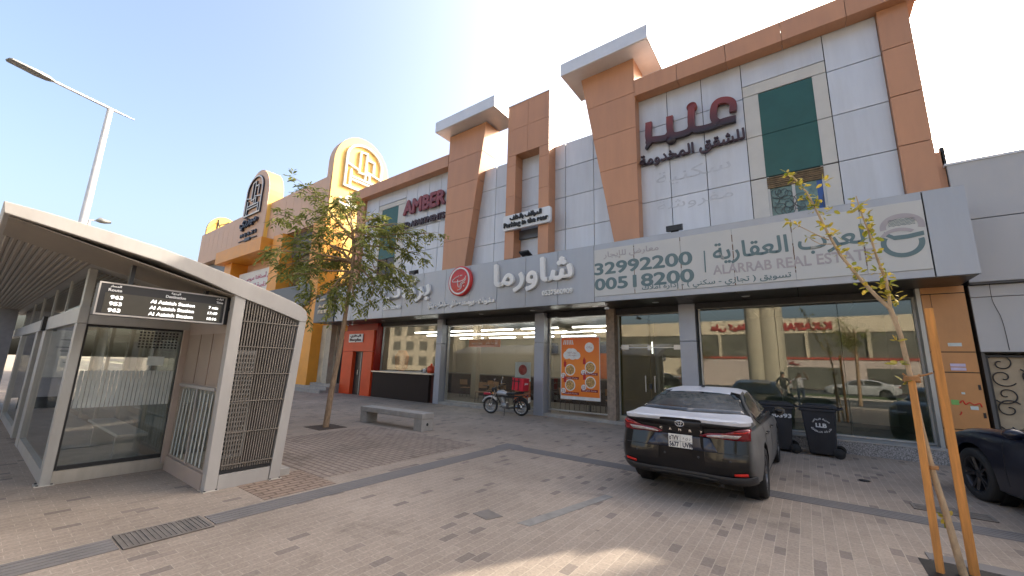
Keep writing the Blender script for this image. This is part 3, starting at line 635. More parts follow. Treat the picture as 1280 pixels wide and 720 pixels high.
for k, (a, c) in enumerate(zip([(1.58, 4.64), (1.72, 4.53), (1.92, 4.53), (2.16, 4.57)], [(1.72, 4.53), (1.92, 4.53), (2.16, 4.57), (2.16, 4.57)])):
    if a != c: mb.prism([(a[0], a[1]-.04), (c[0], c[1]-.04), (c[0], c[1]+.05), (a[0], a[1]+.05)], F1-.0006*(k+1), F0, 'y')
mb.build('lettering', TEAL, bo)
mb = MB(); mb.text('معارض للإيجار', -4.66, -3.03, 4.93, 5.17, F0, F1, bold=.01); mb.text('ALARRAB REAL ESTATE', -1.7, 1.38, 4.13, 4.38, F0, F1, bold=.02)
arc(1.86, 4.76, .34, .28, -15, 190, .1); arc(1.8, 4.52, .3, .22, 40, 160, .07, dy=.001); mb.build('lettering', MAUVE, bo)
mb = MB()
for i in range(5):
    for j in range(5): mb.prism([(1.66+i*.08, 4.78+j*.03), (1.70+i*.08, 4.80+j*.03), (1.74+i*.08, 4.78+j*.03), (1.74+i*.08, 4.79+j*.03), (1.70+i*.08, 4.81+j*.03), (1.66+i*.08, 4.79+j*.03)], F1, F0, 'y')
mb.build('chevron_mark', TEAL, bo)
S = sign('shop_sign', 'dark grey projecting sign box with cream lettering at the far end of the fascia', (-20, 11, 4.3))
mbx((-21.35, -19.4, 10.95, 12.3, 3.66, 5.2)).build('box', FASC_D, S, bevel=.01)
mb = MB(); mb.text('محل للإيجار', -20.95, -19.5, 4.4, 4.62, 10.95, 10.9, bold=.04); LC = pm('letter_cream', (.65, .55, .4), .5); mb.build('lettering', LC, S); mb = MB(); mb.text('FOR RENT', -20.9, -19.6, 4.12, 4.32, 10.95, 10.9, bold=.05); mb.build('lettering', LC, S); mb = MB(); mb.text('متجر', -20.9, -20.3, 4.78, 4.96, 10.95, 10.9, bold=.04)
mb.build('lettering', pm('letter_cream', (.65, .55, .4), .5), S)
S = sign('door_sign', 'small white sign with two lines on the red portal above the black door', (-19.2, 12.3, 2.9))
mbx((-19.85, -18.6, 12.24, 12.3, 2.68, 3.12)).build('board', CAPW, S, bevel=.01)
mb = MB(); mb.text('البخاري', -19.7, -18.75, 2.91, 3.09, 12.245, 12.22, bold=.05); mb.text('Bacyha', -19.75, -18.7, 2.7, 2.89, 12.245, 12.22, bold=.06); mb.build('lettering', DARKL, S)
# menu poster behind the glass
S = thing('menu_poster', 'orange menu poster with round food pictures in the shop window', 'poster', (-6.35, 12.74, 1.7))
mbx((-7.1, -5.6, 12.735, 12.745, .62, 2.77)).build('sheet', pm('poster_white', (.7, .7, .7), .5), S)
m_, n_, b_ = nodes_of('poster_orange'); tc = N(n_, 'ShaderNodeTexCoord'); sp = N(n_, 'ShaderNodeSeparateXYZ'); n_.links.new(tc.outputs['Object'], sp.inputs[0]); mr = N(n_, 'ShaderNodeMapRange'); mr.inputs[1].default_value = -.9; mr.inputs[2].default_value = 1; n_.links.new(sp.outputs[2], mr.inputs[0])
rp = N(n_, 'ShaderNodeValToRGB'); rp.color_ramp.elements[0].color = (.8, .2, .02, 1); rp.color_ramp.elements[1].color = (.75, .14, .015, 1); x = rp.color_ramp.elements.new(.5); x.color = (.85, .27, .03, 1); n_.links.new(mr.outputs[0], rp.inputs[0]); n_.links.new(rp.outputs[0], b_.inputs[0]); b_.inputs['Roughness'].default_value = .4
mbx((-7.07, -5.62, 12.728, 12.735, .73, 2.74)).build('print', m_, S)
mb = MB(); Y0, Y1 = 12.727, 12.722
def dsk(x, z, r, rz=None, n=22, y=0):
    mb.prism([(x+r*math.cos(2*PI*k/n), z+(rz or r)*math.sin(2*PI*k/n)) for k in range(n)], Y1-y, Y0, 'y')
dsk(-5.98, 2.4, .17); mb.build('round_badge', LETW, S); mb = MB()
for q4 in ((-6.85, 2.13, .14), (-6.62, 2.17, .2), (-6.45, 2.12, .13), (-6.74, 2.22, .15)): dsk(*q4, y=rnd.uniform(0, .0009))
mb.build('cloud_shape', LETW, S); mb = MB()
for k in range(6): mb.prism([(-7.0+k*.075, 2.5), (-6.96+k*.075, 2.5), (-6.93+k*.06, 2.66), (-6.96+k*.06, 2.66)], Y1, Y0, 'y')
mb.build('awning_stripes', LETW, S)
MARP = pm('print_maroon', (.25, .01, .015), .5)
FOODM = pm('food_brown', (.5, .3, .1), .6, var=.8, scale=26)
for x, z in ((-6.72, 1.62), (-6.72, 1.1), (-5.95, 1.72), (-5.95, 1.22)):
    Y0, Y1 = 12.727, 12.722
    mb = MB(); dsk(x, z, .2); pd = mb.build('dish_ring', LETW, S)
    Y0, Y1 = 12.7205, 12.716
    mb = MB(); dsk(x, z, .165); mb.build('food_picture', FOODM, pd)
for x, z in ((-6.98, 1.42), (-6.98, .9), (-6.2, 1.55), (-6.2, 1.05)):
    Y0, Y1 = 12.727, 12.720
    mb = MB(); dsk(x, z, .09); pd = mb.build('price_badge', LETW, S); mb = MB(); mb.text('23', x-.055, x+.055, z-.045, z+.045, 12.7195, 12.717); mb.build('price', MARP, pd)
for x, z in ((-7.0, 1.3), (-7.0, .78), (-6.3, 1.46), (-6.3, .9)):
    pd = mbx((x, x+.62, 12.7235, 12.727, z, z+.085)).build('caption_bar', MARP, S); mb = MB(); mb.text('وجبة شاورما', x+.06, x+.56, z+.015, z+.07, 12.7235, 12.7205); mb.build('caption', LETW, pd)
for x, z in ((-6.95, 1.75), (-6.95, 1.22), (-6.2, 1.85), (-6.2, 1.33)):
    mb = MB(); mb.box(x-.02, x+.08, 12.719, 12.727, z-.03, z+.14); mb.box(x+.005, x+.05, 12.719, 12.727, z+.14, z+.2); mb.build('bottle', pm('bottle_red', (.5, .02, .02), .4), S)
mb = MB(); mb.text('بركات', -6.08, -5.88, 2.35, 2.45, 12.721, 12.719); mb.build('badge_script', MARP, S)
mb = MB(); mb.text('عروض الخليط', -6.82, -6.46, 2.18, 2.25, 12.721, 12.719); mb.text('شاورما بركات', -6.8, -6.48, 2.09, 2.15, 12.721, 12.719); mb.build('cloud_script', pm('print_brown', (.3, .1, .06), .5), S)
S = thing('welcome_banner', 'small orange welcome banner hanging inside the glass above the entrance', 'banner', (-10.8, 12.85, 2.6))
mbx((-11.65, -9.95, 12.83, 12.85, 2.43, 2.75)).build('sheet', pm('banner_orange', (.62, .14, .04), .6), S)
mb = MB(); mb.text('WELCOME', -11.5, -10.9, 2.54, 2.62, 12.83, 12.825); mb.text('مرحبا بكم', -10.7, -10.1, 2.52, 2.66, 12.83, 12.825); mb.build('lettering', pm('print_pink', (.75, .45, .35), .5), S)
S = thing('rollup_stand', 'white and orange rollup banner stand with red disc behind the motorcycle', 'banner stand', (-9.05, 13.2, .09))
mbx((-9.42, -8.68, 13.18, 13.195, .3, 1.12)).build('lower_print', pm('banner_orange', (.62, .14, .04), .6), S)
up_ = mbx((-9.42, -8.68, 13.18, 13.195, 1.12, 1.85)).build('upper_print', pm('poster_white', (.7, .7, .7), .5), S)
mbx((-9.5, -8.6, 13.05, 13.35, .09, .17), (-9.06, -9.04, 13.2, 13.22, .17, 1.85)).build('foot', ALU, S)
mb = MB(); mb.lathe((-9.05, 13.18, 1.55), (0, -1, 0), [(0, .004), (.2, .004), (.2, 0)], 28); mb.build('logo', pm('logo_red', (.5, .025, .022), .35), up_)
# security cameras and floodlights
def cctv(x, y, z, label):
    c = MB(); c.lathe((x, y, z), (0, 0, -1), [(.05, 0), (.05, .03), (.02, .04), (.02, .08)], 14); c.lathe((x-.05, y+.03, z-.13), (.75, -.55, -.15), [(0, 0), (.035, 0), (.04, .16), (.03, .16), (0, .15)], 14)
    o = c.build('security_camera', CAPW); tag(o, label, 'camera')
cctv(-4.75, 11.35, 3.655, 'white bullet camera under the soffit near the rough brown column')
cctv(-18.3, 11.4, 3.655, 'white bullet camera under the soffit right of the red portal edge')
cctv(-19.0, 11.6, 3.655, 'small dark security camera under the soffit over the black door')
S = thing('floodlight', 'black floodlight on a bracket above the cream estate board', 'floodlight', (-2.6, 11.8, 5.45))
mb = MB(); mb.prism([(11.02, 5.5), (11.02, 5.66), (11.24, 5.74), (11.27, 5.56)], -2.82, -2.42, 'x'); mb.build('lamp_head', BLACK, S, bevel=.01); mbx((-2.72, -2.52, 11.14, 11.19, 5.45, 5.6)).build('bracket', BLACK, S)
S = thing('floodlight', 'small black floodlight on the fascia above the first white word', 'floodlight', (-13.6, 11.6, 5.45))
mb = MB(); mb.prism([(11.02, 5.5), (11.02, 5.66), (11.24, 5.74), (11.27, 5.56)], -13.75, -13.4, 'x'); mb.build('lamp_head', BLACK, S); mbx((-13.65, -13.5, 11.14, 11.19, 5.45, 5.6)).build('bracket', BLACK, S)
S = thing('floodlight', 'slim floodlight tilted up on the fascia below the parking board', 'floodlight', (-7.6, 11.4, 5.45))
mb = MB(); mb.prism([(11.02, 5.68), (11.02, 5.63), (11.3, 5.52), (11.3, 5.57)], -7.85, -7.45, 'x'); mb.build('lamp_head', BLACK, S); mbx((-7.68, -7.6, 11.2, 11.24, 5.45, 5.57)).build('bracket', BLACK, S)
# stickers and red scrawl on the pier
for (x0, x1, z0, z1, mt, lab) in ((2.48, 2.68, 2.38, 2.45, pm('sticker_pale', (.5, .56, .55), .5), 'pale sticker near the top of the orange pier'),
        (2.46, 2.68, 1.96, 2.02, pm('sticker_lilac', (.5, .45, .62), .5), 'upper lilac sticker on the orange pier'), (2.46, 2.68, 1.88, 1.94, pm('sticker_lilac', (.5, .45, .62), .5), 'lower lilac sticker on the orange pier'),
        (2.38, 2.49, 1.18, 1.28, pm('sticker_green', (.18, .4, .1), .5), 'green sticker beside the red scrawl on the orange pier'), (2.64, 2.75, 1.1, 1.17, pm('sticker_pale', (.5, .56, .55), .5), 'pale sticker over the end of the red scrawl on the orange pier'), (2.55, 2.6, 1.4, 1.44, pm('sticker_pale', (.5, .56, .55), .5), 'tiny pale sticker above the red scrawl on the orange pier')):
    st = mbx((x0, x1, 12.294, 12.299, z0, z1)); o = st.build('sticker', mt); tag(o, lab, 'sticker', 'stickers on the orange pier')
sk = MB(); sk.tube(smooth_pts([(2.5, 12.297, 1.22), (2.55, 12.297, 1.27), (2.58, 12.297, 1.2), (2.64, 12.297, 1.24), (2.7, 12.297, 1.2), (2.78, 12.297, 1.23), (2.8, 12.297, 1.16)]), .012, 5); sk.tube(smooth_pts([(2.47, 12.297, .98), (2.5, 12.297, 1.02), (2.5, 12.297, 1.05)]), .01, 5)
tag(sk.build('graffiti', pm('paint_red', (.55, .03, .015), .6)), 'red painted scrawl on the orange pier', 'graffiti')
# ================================================================== WHITE BUILDING AT RIGHT
WB = thing('commercial_building', 'low white panelled building with an ornamental iron gate at the right edge', 'building', (8, 12.2, 0))
mb = MB(); xs = [2.93, 5.2, 7.6, 10, 12.4]
for a, e in zip(xs, xs[1:]): mb.box(a+.006, e-.006, 12.2, 12.26, 5.06, 6.35); mb.box(a+.006, e-.006, 12.2, 12.26, 3.7, 5.04)
mb.build('wall_panel', WALLW, WB)
mb = MB()
for a, e in zip(xs, xs[1:]): mb.box(a+.006, e-.006, 12.32, 12.38, 3.4, 3.64); mb.box(a+.006, e-.006, 12.32, 12.38, 2.27, 3.385)
mb.build('wall_panel', WALLW, WB)
mbx((2.94, 12.4, 12.22, 12.5, 3.655, 3.69), (2.95, 12.4, 12.28, 24, 3.69, 6.33), (2.95, 12.4, 12.4, 24, 2.25, 3.65), (2.95, 3.0, 12.4, 24, 0, 2.25), (5.0, 12.4, 12.4, 24, 0, 2.25)).build('wall', pm('joint_grey', (.1, .1, .1), .8), WB)
mbx((2.9, 12.4, 12.18, 12.6, 6.35, 6.4)).build('parapet_cap', CAPW, WB)
mbx((8.85, 30, 20.5, 22, 6.33, 18)).build('shade_block', WALLW, WB)  # unseen slab added to shade the pavers right of the sunny patch
mbx((2.4, 2.93, 12.3, 12.6, 5.45, 6.75)).build('orange_return', ORANGE, WB)
mbx((2.9, 2.97, 12.3, 12.4, 6.4, 6.85)).build('corner_post', DARKM, WB)
gt = mbx((3.0, 5.0, 12.5, 12.52, .02, 2.2)).build('gate', pm('gate_sheet', (.36, .29, .2), .6), WB)
gm = MB()
for cx, cz, r_, sg in [(3.2+.4*i, 1.9-.62*j, .19, (1 if (i+j) % 2 else -1)) for i in range(5) for j in range(2)]:
    for h in (0, 1):
        pts = []
        for k in range(30):
            t_ = k/29; a = sg*(.6+t_*7.5)+(PI if h else 0); ra = r_*(1.0-.85*t_); pts.append((min(4.95, max(3.05, cx+ra*math.cos(a)+(.0))), 12.46, cz+(.14 if h else -.14)*1+ra*math.sin(a)))
        gm.tube(pts, .012, 5)
for k in range(14):
    a = 3.05+k*.145; gm.tube([(a, 12.46, .1), (a+.7 if a+.7 < 5 else 4.98, 12.46, .8)], .011, 5); gm.tube([(a+.65 if a+.65 < 5 else 4.98, 12.47, .1), (a, 12.47, .8)], .011, 5)
gm.box(3.0, 5.0, 12.44, 12.48, 2.16, 2.2); gm.box(3.0, 3.04, 12.44, 12.48, .05, 2.16); gm.box(3.98, 4.02, 12.44, 12.48, .05, 2.16); gm.box(4.96, 5.0, 12.44, 12.48, .05, 2.16); gm.box(3.04, 4.96, 12.44, 12.48, .72, .75)
gm.build('scrollwork', DARKM, gt)
wr = MB(); wr.tube(smooth_pts([(3.2, 12.19, 3.64), (3.22, 12.28, 3.3), (3.3, 12.3, 2.9), (3.32, 12.31, 2.3)]), .005, 5); wr.build('cable', BLACK, WB)
# ================================================================== NEIGHBOUR AT LEFT
NB = thing('commercial_building', 'tan parapet building with yellow arched sign towers and orange piers behind the tree', 'building', (-35, 12, 0))
mb = MB()
for k in range(20): a = -46.6+k*1.16; mb.box(a+.012, a+1.148, 12.0, 12.1, 10.25, 13.3)
mb.build('parapet', TAN, NB)
mbx((-46.58, -23.42, 12.03, 27, 10.25, 13.26), (-46.5, -23.5, 12.9, 27, 0, 10.25)).build('wall', TAN, NB)
mbx((-23.46, -23.4, 12.05, 27, 5.5, 13.28)).build('side_wall', YEL, NB)
mbx((-39, -30.4, 11.2, 12.9, 9.2, 10.2)).build('canopy_beam', YORANGE, NB)
for x in (-38.2, -29.7, -24.2): mbx((x, x+1.4, 11.7, 12.9, 0, 9.2 if x < -30 else 10.2)).build('pier', YORANGE, NB)
each('dark_lintel', FASC_D, NB, (-46.4, -39.2, 12.5, 12.9, 8.6, 10.2), (-28.2, -24.4, 12.4, 12.9, 8.6, 10.24))
mbx((-36.6, -30.0, 12.3, 12.85, 6.3, 8.3)).build('banner_panel', WHITE, NB)
mb = MB(); mb.text('كل أصنافنا عروض', -35.2, -30.6, 7.5, 8.0, 12.3, 12.27); mb.text('خاصة لك', -34, -31.2, 6.9, 7.3, 12.3, 12.27); mb.build('lettering', pm('letter_pink', (.55, .2, .3), .5), NB)
mbx((-30.2, -23.4, 11.6, 12.9, 4.9, 6.2)).build('dark_band', FASC_D, NB)
mbx((-46.4, -23.6, 12.6, 12.85, 0, 4.9)).build('storefront', pm('cream_reflection', (.55, .5, .38), .35, var=.35, scale=1.1), NB)  # cream reflection in the storefront glass, painted as an opaque colour
g_ = mbx((-28.1, -24.4, 12.45, 12.5, 6.3, 8.5)).build('window', GLASS_BIG, NB)
mbx((-28.1, -24.4, 12.7, 12.75, 6.3, 8.5)).build('blind', WALLW, g_)
mbx((-23.4, -21.2, 12.3, 12.9, .4, 3.7)).build('shop_window', pm('cream_reflection', (.55, .5, .38), .35, var=.35, scale=1.1), NB)  # same painted cream reflection in place of clear glass
mbx((-21.75, -21.25, 12.0, 12.9, 0, 3.66)).build('stone_pilaster', pm('pilaster_stone', (.4, .35, .27), .7), NB)
mbx((-21.25, -20.45, 12.6, 12.9, 0, 3.66)).build('dark_door', pm('door_black', (.025, .027, .027), .35), NB); mbx((-20.9, -20.43, 12.5, 12.6, 2.9, 3.66)).build('amber_panel', YORANGE, NB)
mb = MB()
for k in range(3): mb.box(-30+.0, -20.5, 11.3+k*.32, 12.6, k*.15, (k+1)*.15)
mb.build('steps', CONC, NB)
def arch_poly(c, w, z0, zt, n=20):
    r = w/2; zc = zt-r*1.15
    return [(c-r, z0), (c+r, z0)]+[(c+r*math.cos(PI*k/n), zc+r*1.15*math.sin(PI*k/n)) for k in range(n+1)]
def emblem(mb, map2, c, z0, s, t, su=1., wk=1.):
    """arched tower emblem drawn with bars; map2(u,v) -> 3D, t extrudes"""
    def bar(u0, v0, u1, v1, w=.2): map2(mb, u0*s*su+c, v0*s+z0, u1*s*su+c, v1*s+z0, w*s*.72*wk)
    n = 16; pts = [(-1.25, -1.5), (-1.25, .9)]+[(1.25*math.cos(PI-PI*k/n), .9+1.3*math.sin(PI*k/n)) for k in range(n+1)]+[(1.25, -1.5), (-1.25, -1.5)]
    for a, b2 in zip(pts, pts[1:]):
        if abs(a[0]-b2[0])+abs(a[1]-b2[1]) > 1e-6: bar(*a, *b2, .22)
    for q in ((-.35, 1.6, -.35, -.1), (.1, 1.7, .1, -.5), (-.35, 1.6, .1, 1.7), (.1, 1.2, .65, 1.2), (.65, 1.2, .65, .4), (-1.2, .3, -.4, .1), (.2, .2, 1.2, 0), (-.9, -.1, -.9, -1.4), (-.9, -.6, .9, -.6), (-.9, -.85, .9, -.85), (.4, 0, .4, -.6), (-.3, -.1, .4, 0), (.9, -.6, .9, -1.4)): bar(*q, .17)
def m2y(yf, t):
    def g(mb, u0, v0, u1, v1, w):
        d = Vector((u1-u0, v1-v0)); L_ = d.length; d = d/L_; n2 = Vector((-d.y, d.x))*w/2; e = d*w/2*.8
        P = [(u0-e.x+n2.x, v0-e.y+n2.y), (u0-e.x-n2.x, v0-e.y-n2.y), (u1+e.x-n2.x, v1+e.y-n2.y), (u1+e.x+n2.x, v1+e.y+n2.y)]
        mb.prism(P, yf-t-rnd.uniform(0, .01), yf, 'y')
    return g
def m2x(xf, t):
    def g(mb, u0, v0, u1, v1, w):
        d = Vector((u1-u0, v1-v0)); L_ = d.length; d = d/L_; n2 = Vector((-d.y, d.x))*w/2; e = d*w/2*.8
        P = [(u0-e.x+n2.x, v0-e.y+n2.y), (u0-e.x-n2.x, v0-e.y-n2.y), (u1+e.x-n2.x, v1+e.y-n2.y), (u1+e.x+n2.x, v1+e.y+n2.y)]
        mb.prism(P, xf, xf+t+rnd.uniform(0, .01), 'x')
    return g
A1 = thing('arched_sign', 'tan faced arched sign tower with dark edged emblem standing on the front parapet', 'sign', (-33.9, 12, 10.3), group='arched signs of the tan building')
mb = MB(); mb.prism(arch_poly(-33.9, 4.4, 10.3, 16.45), 11.75, 12.75, 'y'); mb.build('tower_body', YEL, A1)
mb = MB(); mb.prism(arch_poly(-33.9, 4.4, 10.3, 16.45), 11.7, 11.749, 'y'); mb.build('face', TAN, A1)
mb = MB(); emblem(mb, m2y(11.69, .1), -34.1, 14.05, .86, .2, 1.3); mb.build('emblem', NAVYL, A1); mb = MB(); emblem(mb, m2y(11.58, .02), -34.1, 14.05, .86, .05, 1.3, .7); mb.build('emblem_face', WHITE, A1)
mb = MB(); mb.text('ميرزي', -35.9, -32.8, 11.6, 12.55, 11.7, 11.5, bold=.03); mb.build('lettering', NAVYL, A1); mb = MB(); mb.text('M E R Z I', -35.7, -32.8, 11.05, 11.35, 11.7, 11.58, bold=.04); mb.box(-35.9, -32.6, 11.6, 11.7, 10.72, 10.77); mb.box(-34.7, -33.7, 11.58, 11.7, 10.62, 10.87); mb.build('small_lettering', NAVYL, A1)
A2 = thing('arched_sign', 'bright yellow arched sign tower with white emblem rising behind the grey building', 'sign', (-23.4, 14.05, 5.5), group='arched signs of the tan building')
yc, wd = 14.1, 4.1
mb = MB(); mb.prism(arch_poly(yc, wd, 5.5, 16.75), -23.95, -23.35, 'x'); mb.build('tower_body', TAN, A2)
mb = MB(); mb.prism(arch_poly(yc, wd, 5.5, 16.75), -23.345, -23.3, 'x'); mb.build('face', YEL, A2)
mb = MB(); emblem(mb, m2x(-23.3, .16), yc+.05, 14.25, .88, .2, 1.2); mb.text('ميرزي', 12.55, 15.6, 11.3, 12.5, -23.3, -23.14, face='+x', bold=.03); mb.build('emblem', WHITE, A2)
A3 = thing('arched_sign', 'bright yellow braced arch seen from behind at the far end of the parapet', 'sign', (-46.6, 15, 13), group='arched signs of the tan building')
y_a = (ray(258, 291).y/ray(258, 291).x)*-46.4; y_b = (ray(303, 266).y/ray(303, 266).x)*-46.4
mb = MB(); mb.prism(arch_poly((y_a+y_b)/2, (y_b-y_a), 12.5, 15.6), -46.8, -46.4, 'x'); mb.build('face', YEL, A3)
mb = MB()
for yy in (y_a+.8, (y_a+y_b)/2+.3): mb.tube([(-46.38, yy, 13), (-46.38, yy, 15.2)], .06, 6); mb.tube([(-46.38, yy, 15.0), (-44.6, yy, 13.2)], .05, 6)
mb.tube([(-46.36, y_a+.8, 14.6), (-46.36, (y_a+y_b)/2+.3, 15.1)], .05, 6); mb.build('brace', DARKM, A3)
# ================================================================== BUS SHELTER
BS = thing('bus_shelter', 'grey and white enclosed bus shelter with curved roof, glass walls and louvred end', 'bus shelter', (-8.3, 1.5, 0))
XR, XL = -6.46, -22.0
top = [(0.0, 3.25), (.3, 3.225), (.55, 3.19), (.9, 3.14), (1.27, 3.08), (1.7, 2.98), (2.2, 2.85), (2.6, 2.74), (2.96, 2.63), (3.1, 2.57), (3.19, 2.5), (3.22, 2.4)]
bot = [(3.2, 2.33), (3.12, 2.33), (2.6, 2.49), (2.24, 2.59), (1.7, 2.78), (1.29, 2.9), (.9, 2.97), (.57, 3.03), (.3, 3.08), (0.02, 3.13)]
rf = MB(); rf.prism(top+bot, XL, XR, 'x'); roof = rf.build('roof', ALU_W, BS, bevel=.008)
sf = MB()
def under(y): 
    pts = sorted([(b[0], b[1]) for b in bot])
    for (a, za), (c, zc) in zip(pts, pts[1:]):
        if a <= y <= c: return za+(zc-za)*(y-a)/(c-a)
    return pts[-1][1]
y = .08
while y < .86:
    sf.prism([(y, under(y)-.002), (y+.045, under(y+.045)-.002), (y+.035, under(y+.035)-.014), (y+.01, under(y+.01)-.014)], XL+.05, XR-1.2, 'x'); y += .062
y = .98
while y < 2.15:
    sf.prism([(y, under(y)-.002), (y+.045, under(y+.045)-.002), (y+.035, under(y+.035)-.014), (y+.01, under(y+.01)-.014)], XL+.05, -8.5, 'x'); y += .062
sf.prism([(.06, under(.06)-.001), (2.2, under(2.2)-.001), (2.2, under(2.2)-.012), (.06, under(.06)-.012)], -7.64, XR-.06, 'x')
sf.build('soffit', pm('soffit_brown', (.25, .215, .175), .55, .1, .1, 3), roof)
# posts
def post(*b, name='post', mat=ALU): return mbx(b).build(name, mat, BS, bevel=.006)
post(-8.45, -8.27, .90, 1.0, 0, 2.16); post(-8.43, -8.28, .905, .995, 2.16, 2.96)
post(-6.62, -6.48, 2.17, 2.31, 0, 2.66, mat=ALU_W)
mbx((-8.44, -8.275, 1.0, 2.3, 2.16, 2.4)).build('cross_beam', ALU, BS, bevel=.005)
mbx((-22, -8.26, .895, .998, 2.162, 2.398)).build('front_beam', ALU, BS, bevel=.005)
mbx((-8.27, -6.62, 2.19, 2.3, 2.16, 2.4)).build('cross_beam', SHELB, BS)
# end glass wall
gl = mbx((-8.36, -8.35, 1.0, 2.2, .17, 2.16)).build('glass_wall', GLASS_S, BS)
fr = mbx((-8.37, -8.34, 1.0, 1.03, .17, 2.16), (-8.37, -8.33, 2.12, 2.2, .17, 2.16), (-8.37, -8.33, 1.03, 2.12, .17, .225), (-8.37, -8.34, 1.03, 2.12, 2.13, 2.16)).build('gasket', BLACK, gl)
fs = MB(); k = 0; y = 1.05
while y < 2.1: fs.box(-8.348, -8.346, y, min(y+.036, 2.11), .98, 1.5); y += .046
fs.build('frosted_stripes', pm('frost_film', (.42, .45, .43), .55), gl)
dt = MB()
for i in range(11):
    for j in range(6): dt.box(-8.348, -8.346, 1.6+i*.045, 1.626+i*.045, 1.85+j*.045, 1.876+j*.045)
dt.build('dot_pattern', BLACK, gl)
mbx((-8.42, -8.3, 1.0, 2.2, 0, .17)).build('plinth', STEEL, BS)
# left long side
gl = each('glass_wall', GLASS_S, BS, (-11.78, -8.46, .945, .955, .17, 2.16), (-16.9, -13.55, .945, .955, .17, 2.16))
each('plinth', ALU, BS, (-11.8, -8.45, .91, .99, 0, .17), (-17, -13.5, .91, .99, 0, .17))
for x0, x1 in ((-12.25, -11.8), (-13.5, -13.15), (-17.3, -16.95)): post(x0, x1, .9, .99, 0, 2.16)
mbx((-22, -8.44, .945, .955, 2.4, 2.97)).build('transom_glass', GLASS_S, BS)
for x in (-10.2, -12, -14, -16): mbx((x, x+.04, .93, .97, 2.4, 2.97)).build('transom_bar', ALU, BS)
mbx((-12.1, -11.85, .84, .895, 2.15, 2.42)).build('door_operator', BLACK, BS)
# back wall and interior
mbx((-22, -8.3, 2.18, 2.19, .17, 2.4)).build('glass_wall', GLASS_S, BS)
for x in (-10, -12, -14, -16): mbx((x, x+.06, 2.15, 2.22, 0, 2.5)).build('back_post', ALU, BS)
mbx((-22, -8.45, 1.0, 2.2, -.01, .012)).build('floor', CONC, BS)
each('niche_plinth', SHELB, BS, (-8.24, -6.62, 2.16, 2.2, 0, .2))
each('niche_jamb', SHELB, BS, (-8.3, -8.24, 2.12, 2.2, .1, 2.16))
mbx((-8.27, -6.62, 2.2, 2.24, .12, 2.16)).build('niche_wall', SHELB, BS)
nl = each('niche_panel', pm('shelter_beige_dark', (.3, .235, .19), .4, .15, .06, 2), BS, (-8.2, -7.66, 2.188, 2.199, 1.33, 2.08), (-7.6, -7.15, 2.188, 2.199, 1.33, 2.08), (-7.09, -6.68, 2.188, 2.199, 1.33, 2.08))
cp = each('clear_panel', GLASS_S, BS, (-8.2, -7.4, 2.183, 2.186, .24, 1.26), (-7.36, -6.7, 2.183, 2.186, .24, 1.26))
mbx((-8.2, -6.68, 2.165, 2.199, 1.27, 1.31), (-7.4, -7.36, 2.17, 2.187, .22, 1.27)).build('niche_rail', ALU_W, BS)
st_ = MB()
for k, x in enumerate((-8.1, -7.95, -7.8, -7.62, -7.3, -7.15, -7.0, -6.85)): st_.prism([(x, .25), (x+.05, .25), (x+.12, 1.22), (x+.08, 1.22)], 2.178, 2.181, 'y')
st_.build('frosted_stripes', pm('frost_film', (.42, .45, .43), .55), cp)
# louvred end block : leaning end post, bars, cabinet behind
y_at = lambda z, a, b: a+(b-a)*z/2.35
e = MB(); e.prism([(2.95, 0), (3.10, 0), (3.21, 2.36), (3.10, 2.34)], -6.6, -6.47, 'x'); e.build('end_post', ALU_W, BS, bevel=.006)
k_ = MB(); k_.prism([(2.315, 0), (2.945, 0), (2.955, .19), (2.315, .19)], -6.53, -6.485, 'x'); k_.build('kick_plate', ALU_W, BS)
gfr = MB(); gfr.prism([(2.315, .2), (2.95, .2), (2.952, .235), (2.315, .235)], -6.53, -6.487, 'x'); gfr.build('sill', DARKM, BS)
def gtop(y): return 2.62-(y-2.31)*.37
br = MB()
n = 20
for i in range(n):
    f = (i+.5)/n; yb = 2.325+f*.62; yt = 2.325+f*.755
    br.bar((-6.5, yb, .24), (-6.5, yt, gtop(yt)-.02), .0085, .016)
for z in (.3, .72, 1.14, 1.52, 1.9, 2.26):
    br.bar((-6.488, 2.315, z), (-6.488, y_at(z, 2.95, 3.10), z), .016, .014)
br.build('grille', GRILLE, BS)
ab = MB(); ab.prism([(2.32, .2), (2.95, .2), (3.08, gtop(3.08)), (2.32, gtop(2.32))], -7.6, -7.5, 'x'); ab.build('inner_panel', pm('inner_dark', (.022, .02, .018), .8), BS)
ac_ = mbx((-7.4, -6.9, 2.42, 2.72, .3, 1.85)).build('air_unit', ACBOX, BS, bevel=.01)
sl_ = MB()
for k in range(22):
    for q in range(4): sl_.box(-6.9, -6.885, 2.44+q*.065, 2.495+q*.065, .36+k*.066, .40+k*.066)
sl_.build('unit_louvre', BLACK, ac_)
mbx((-8.27, -7.6, 2.24, 2.95, 0, 2.3)).build('machine_housing', SHELB, BS)
e = MB(); e.prism([(3.0, 0), (3.09, 0), (3.19, 2.33), (3.08, 2.33)], -22, -6.6, 'x'); e.build('rear_wall', ALU_W, BS)
for (bx, by) in ((-8.36, .95), (-6.55, 2.24), (-6.53, 3.03)):
    bp = mbx((bx-.11, bx+.1, by-.09, by+.09, -.01, .012)).build('base_plate', STEEL, BS, bevel=.003)
    for ax_ in (-.085, .075):
        for ay_ in (-.065, .065): mb = MB(); mb.lathe((bx+ax_, by+ay_, .012), (0, 0, 1), [(.014, 0), (.014, .01), (0, .012)], 6); mb.build('bolt', DARKM, bp)
mbx((-7.2, -6.55, 3.1, 3.28, -.02, .1)).build('footing', CONC, BS)
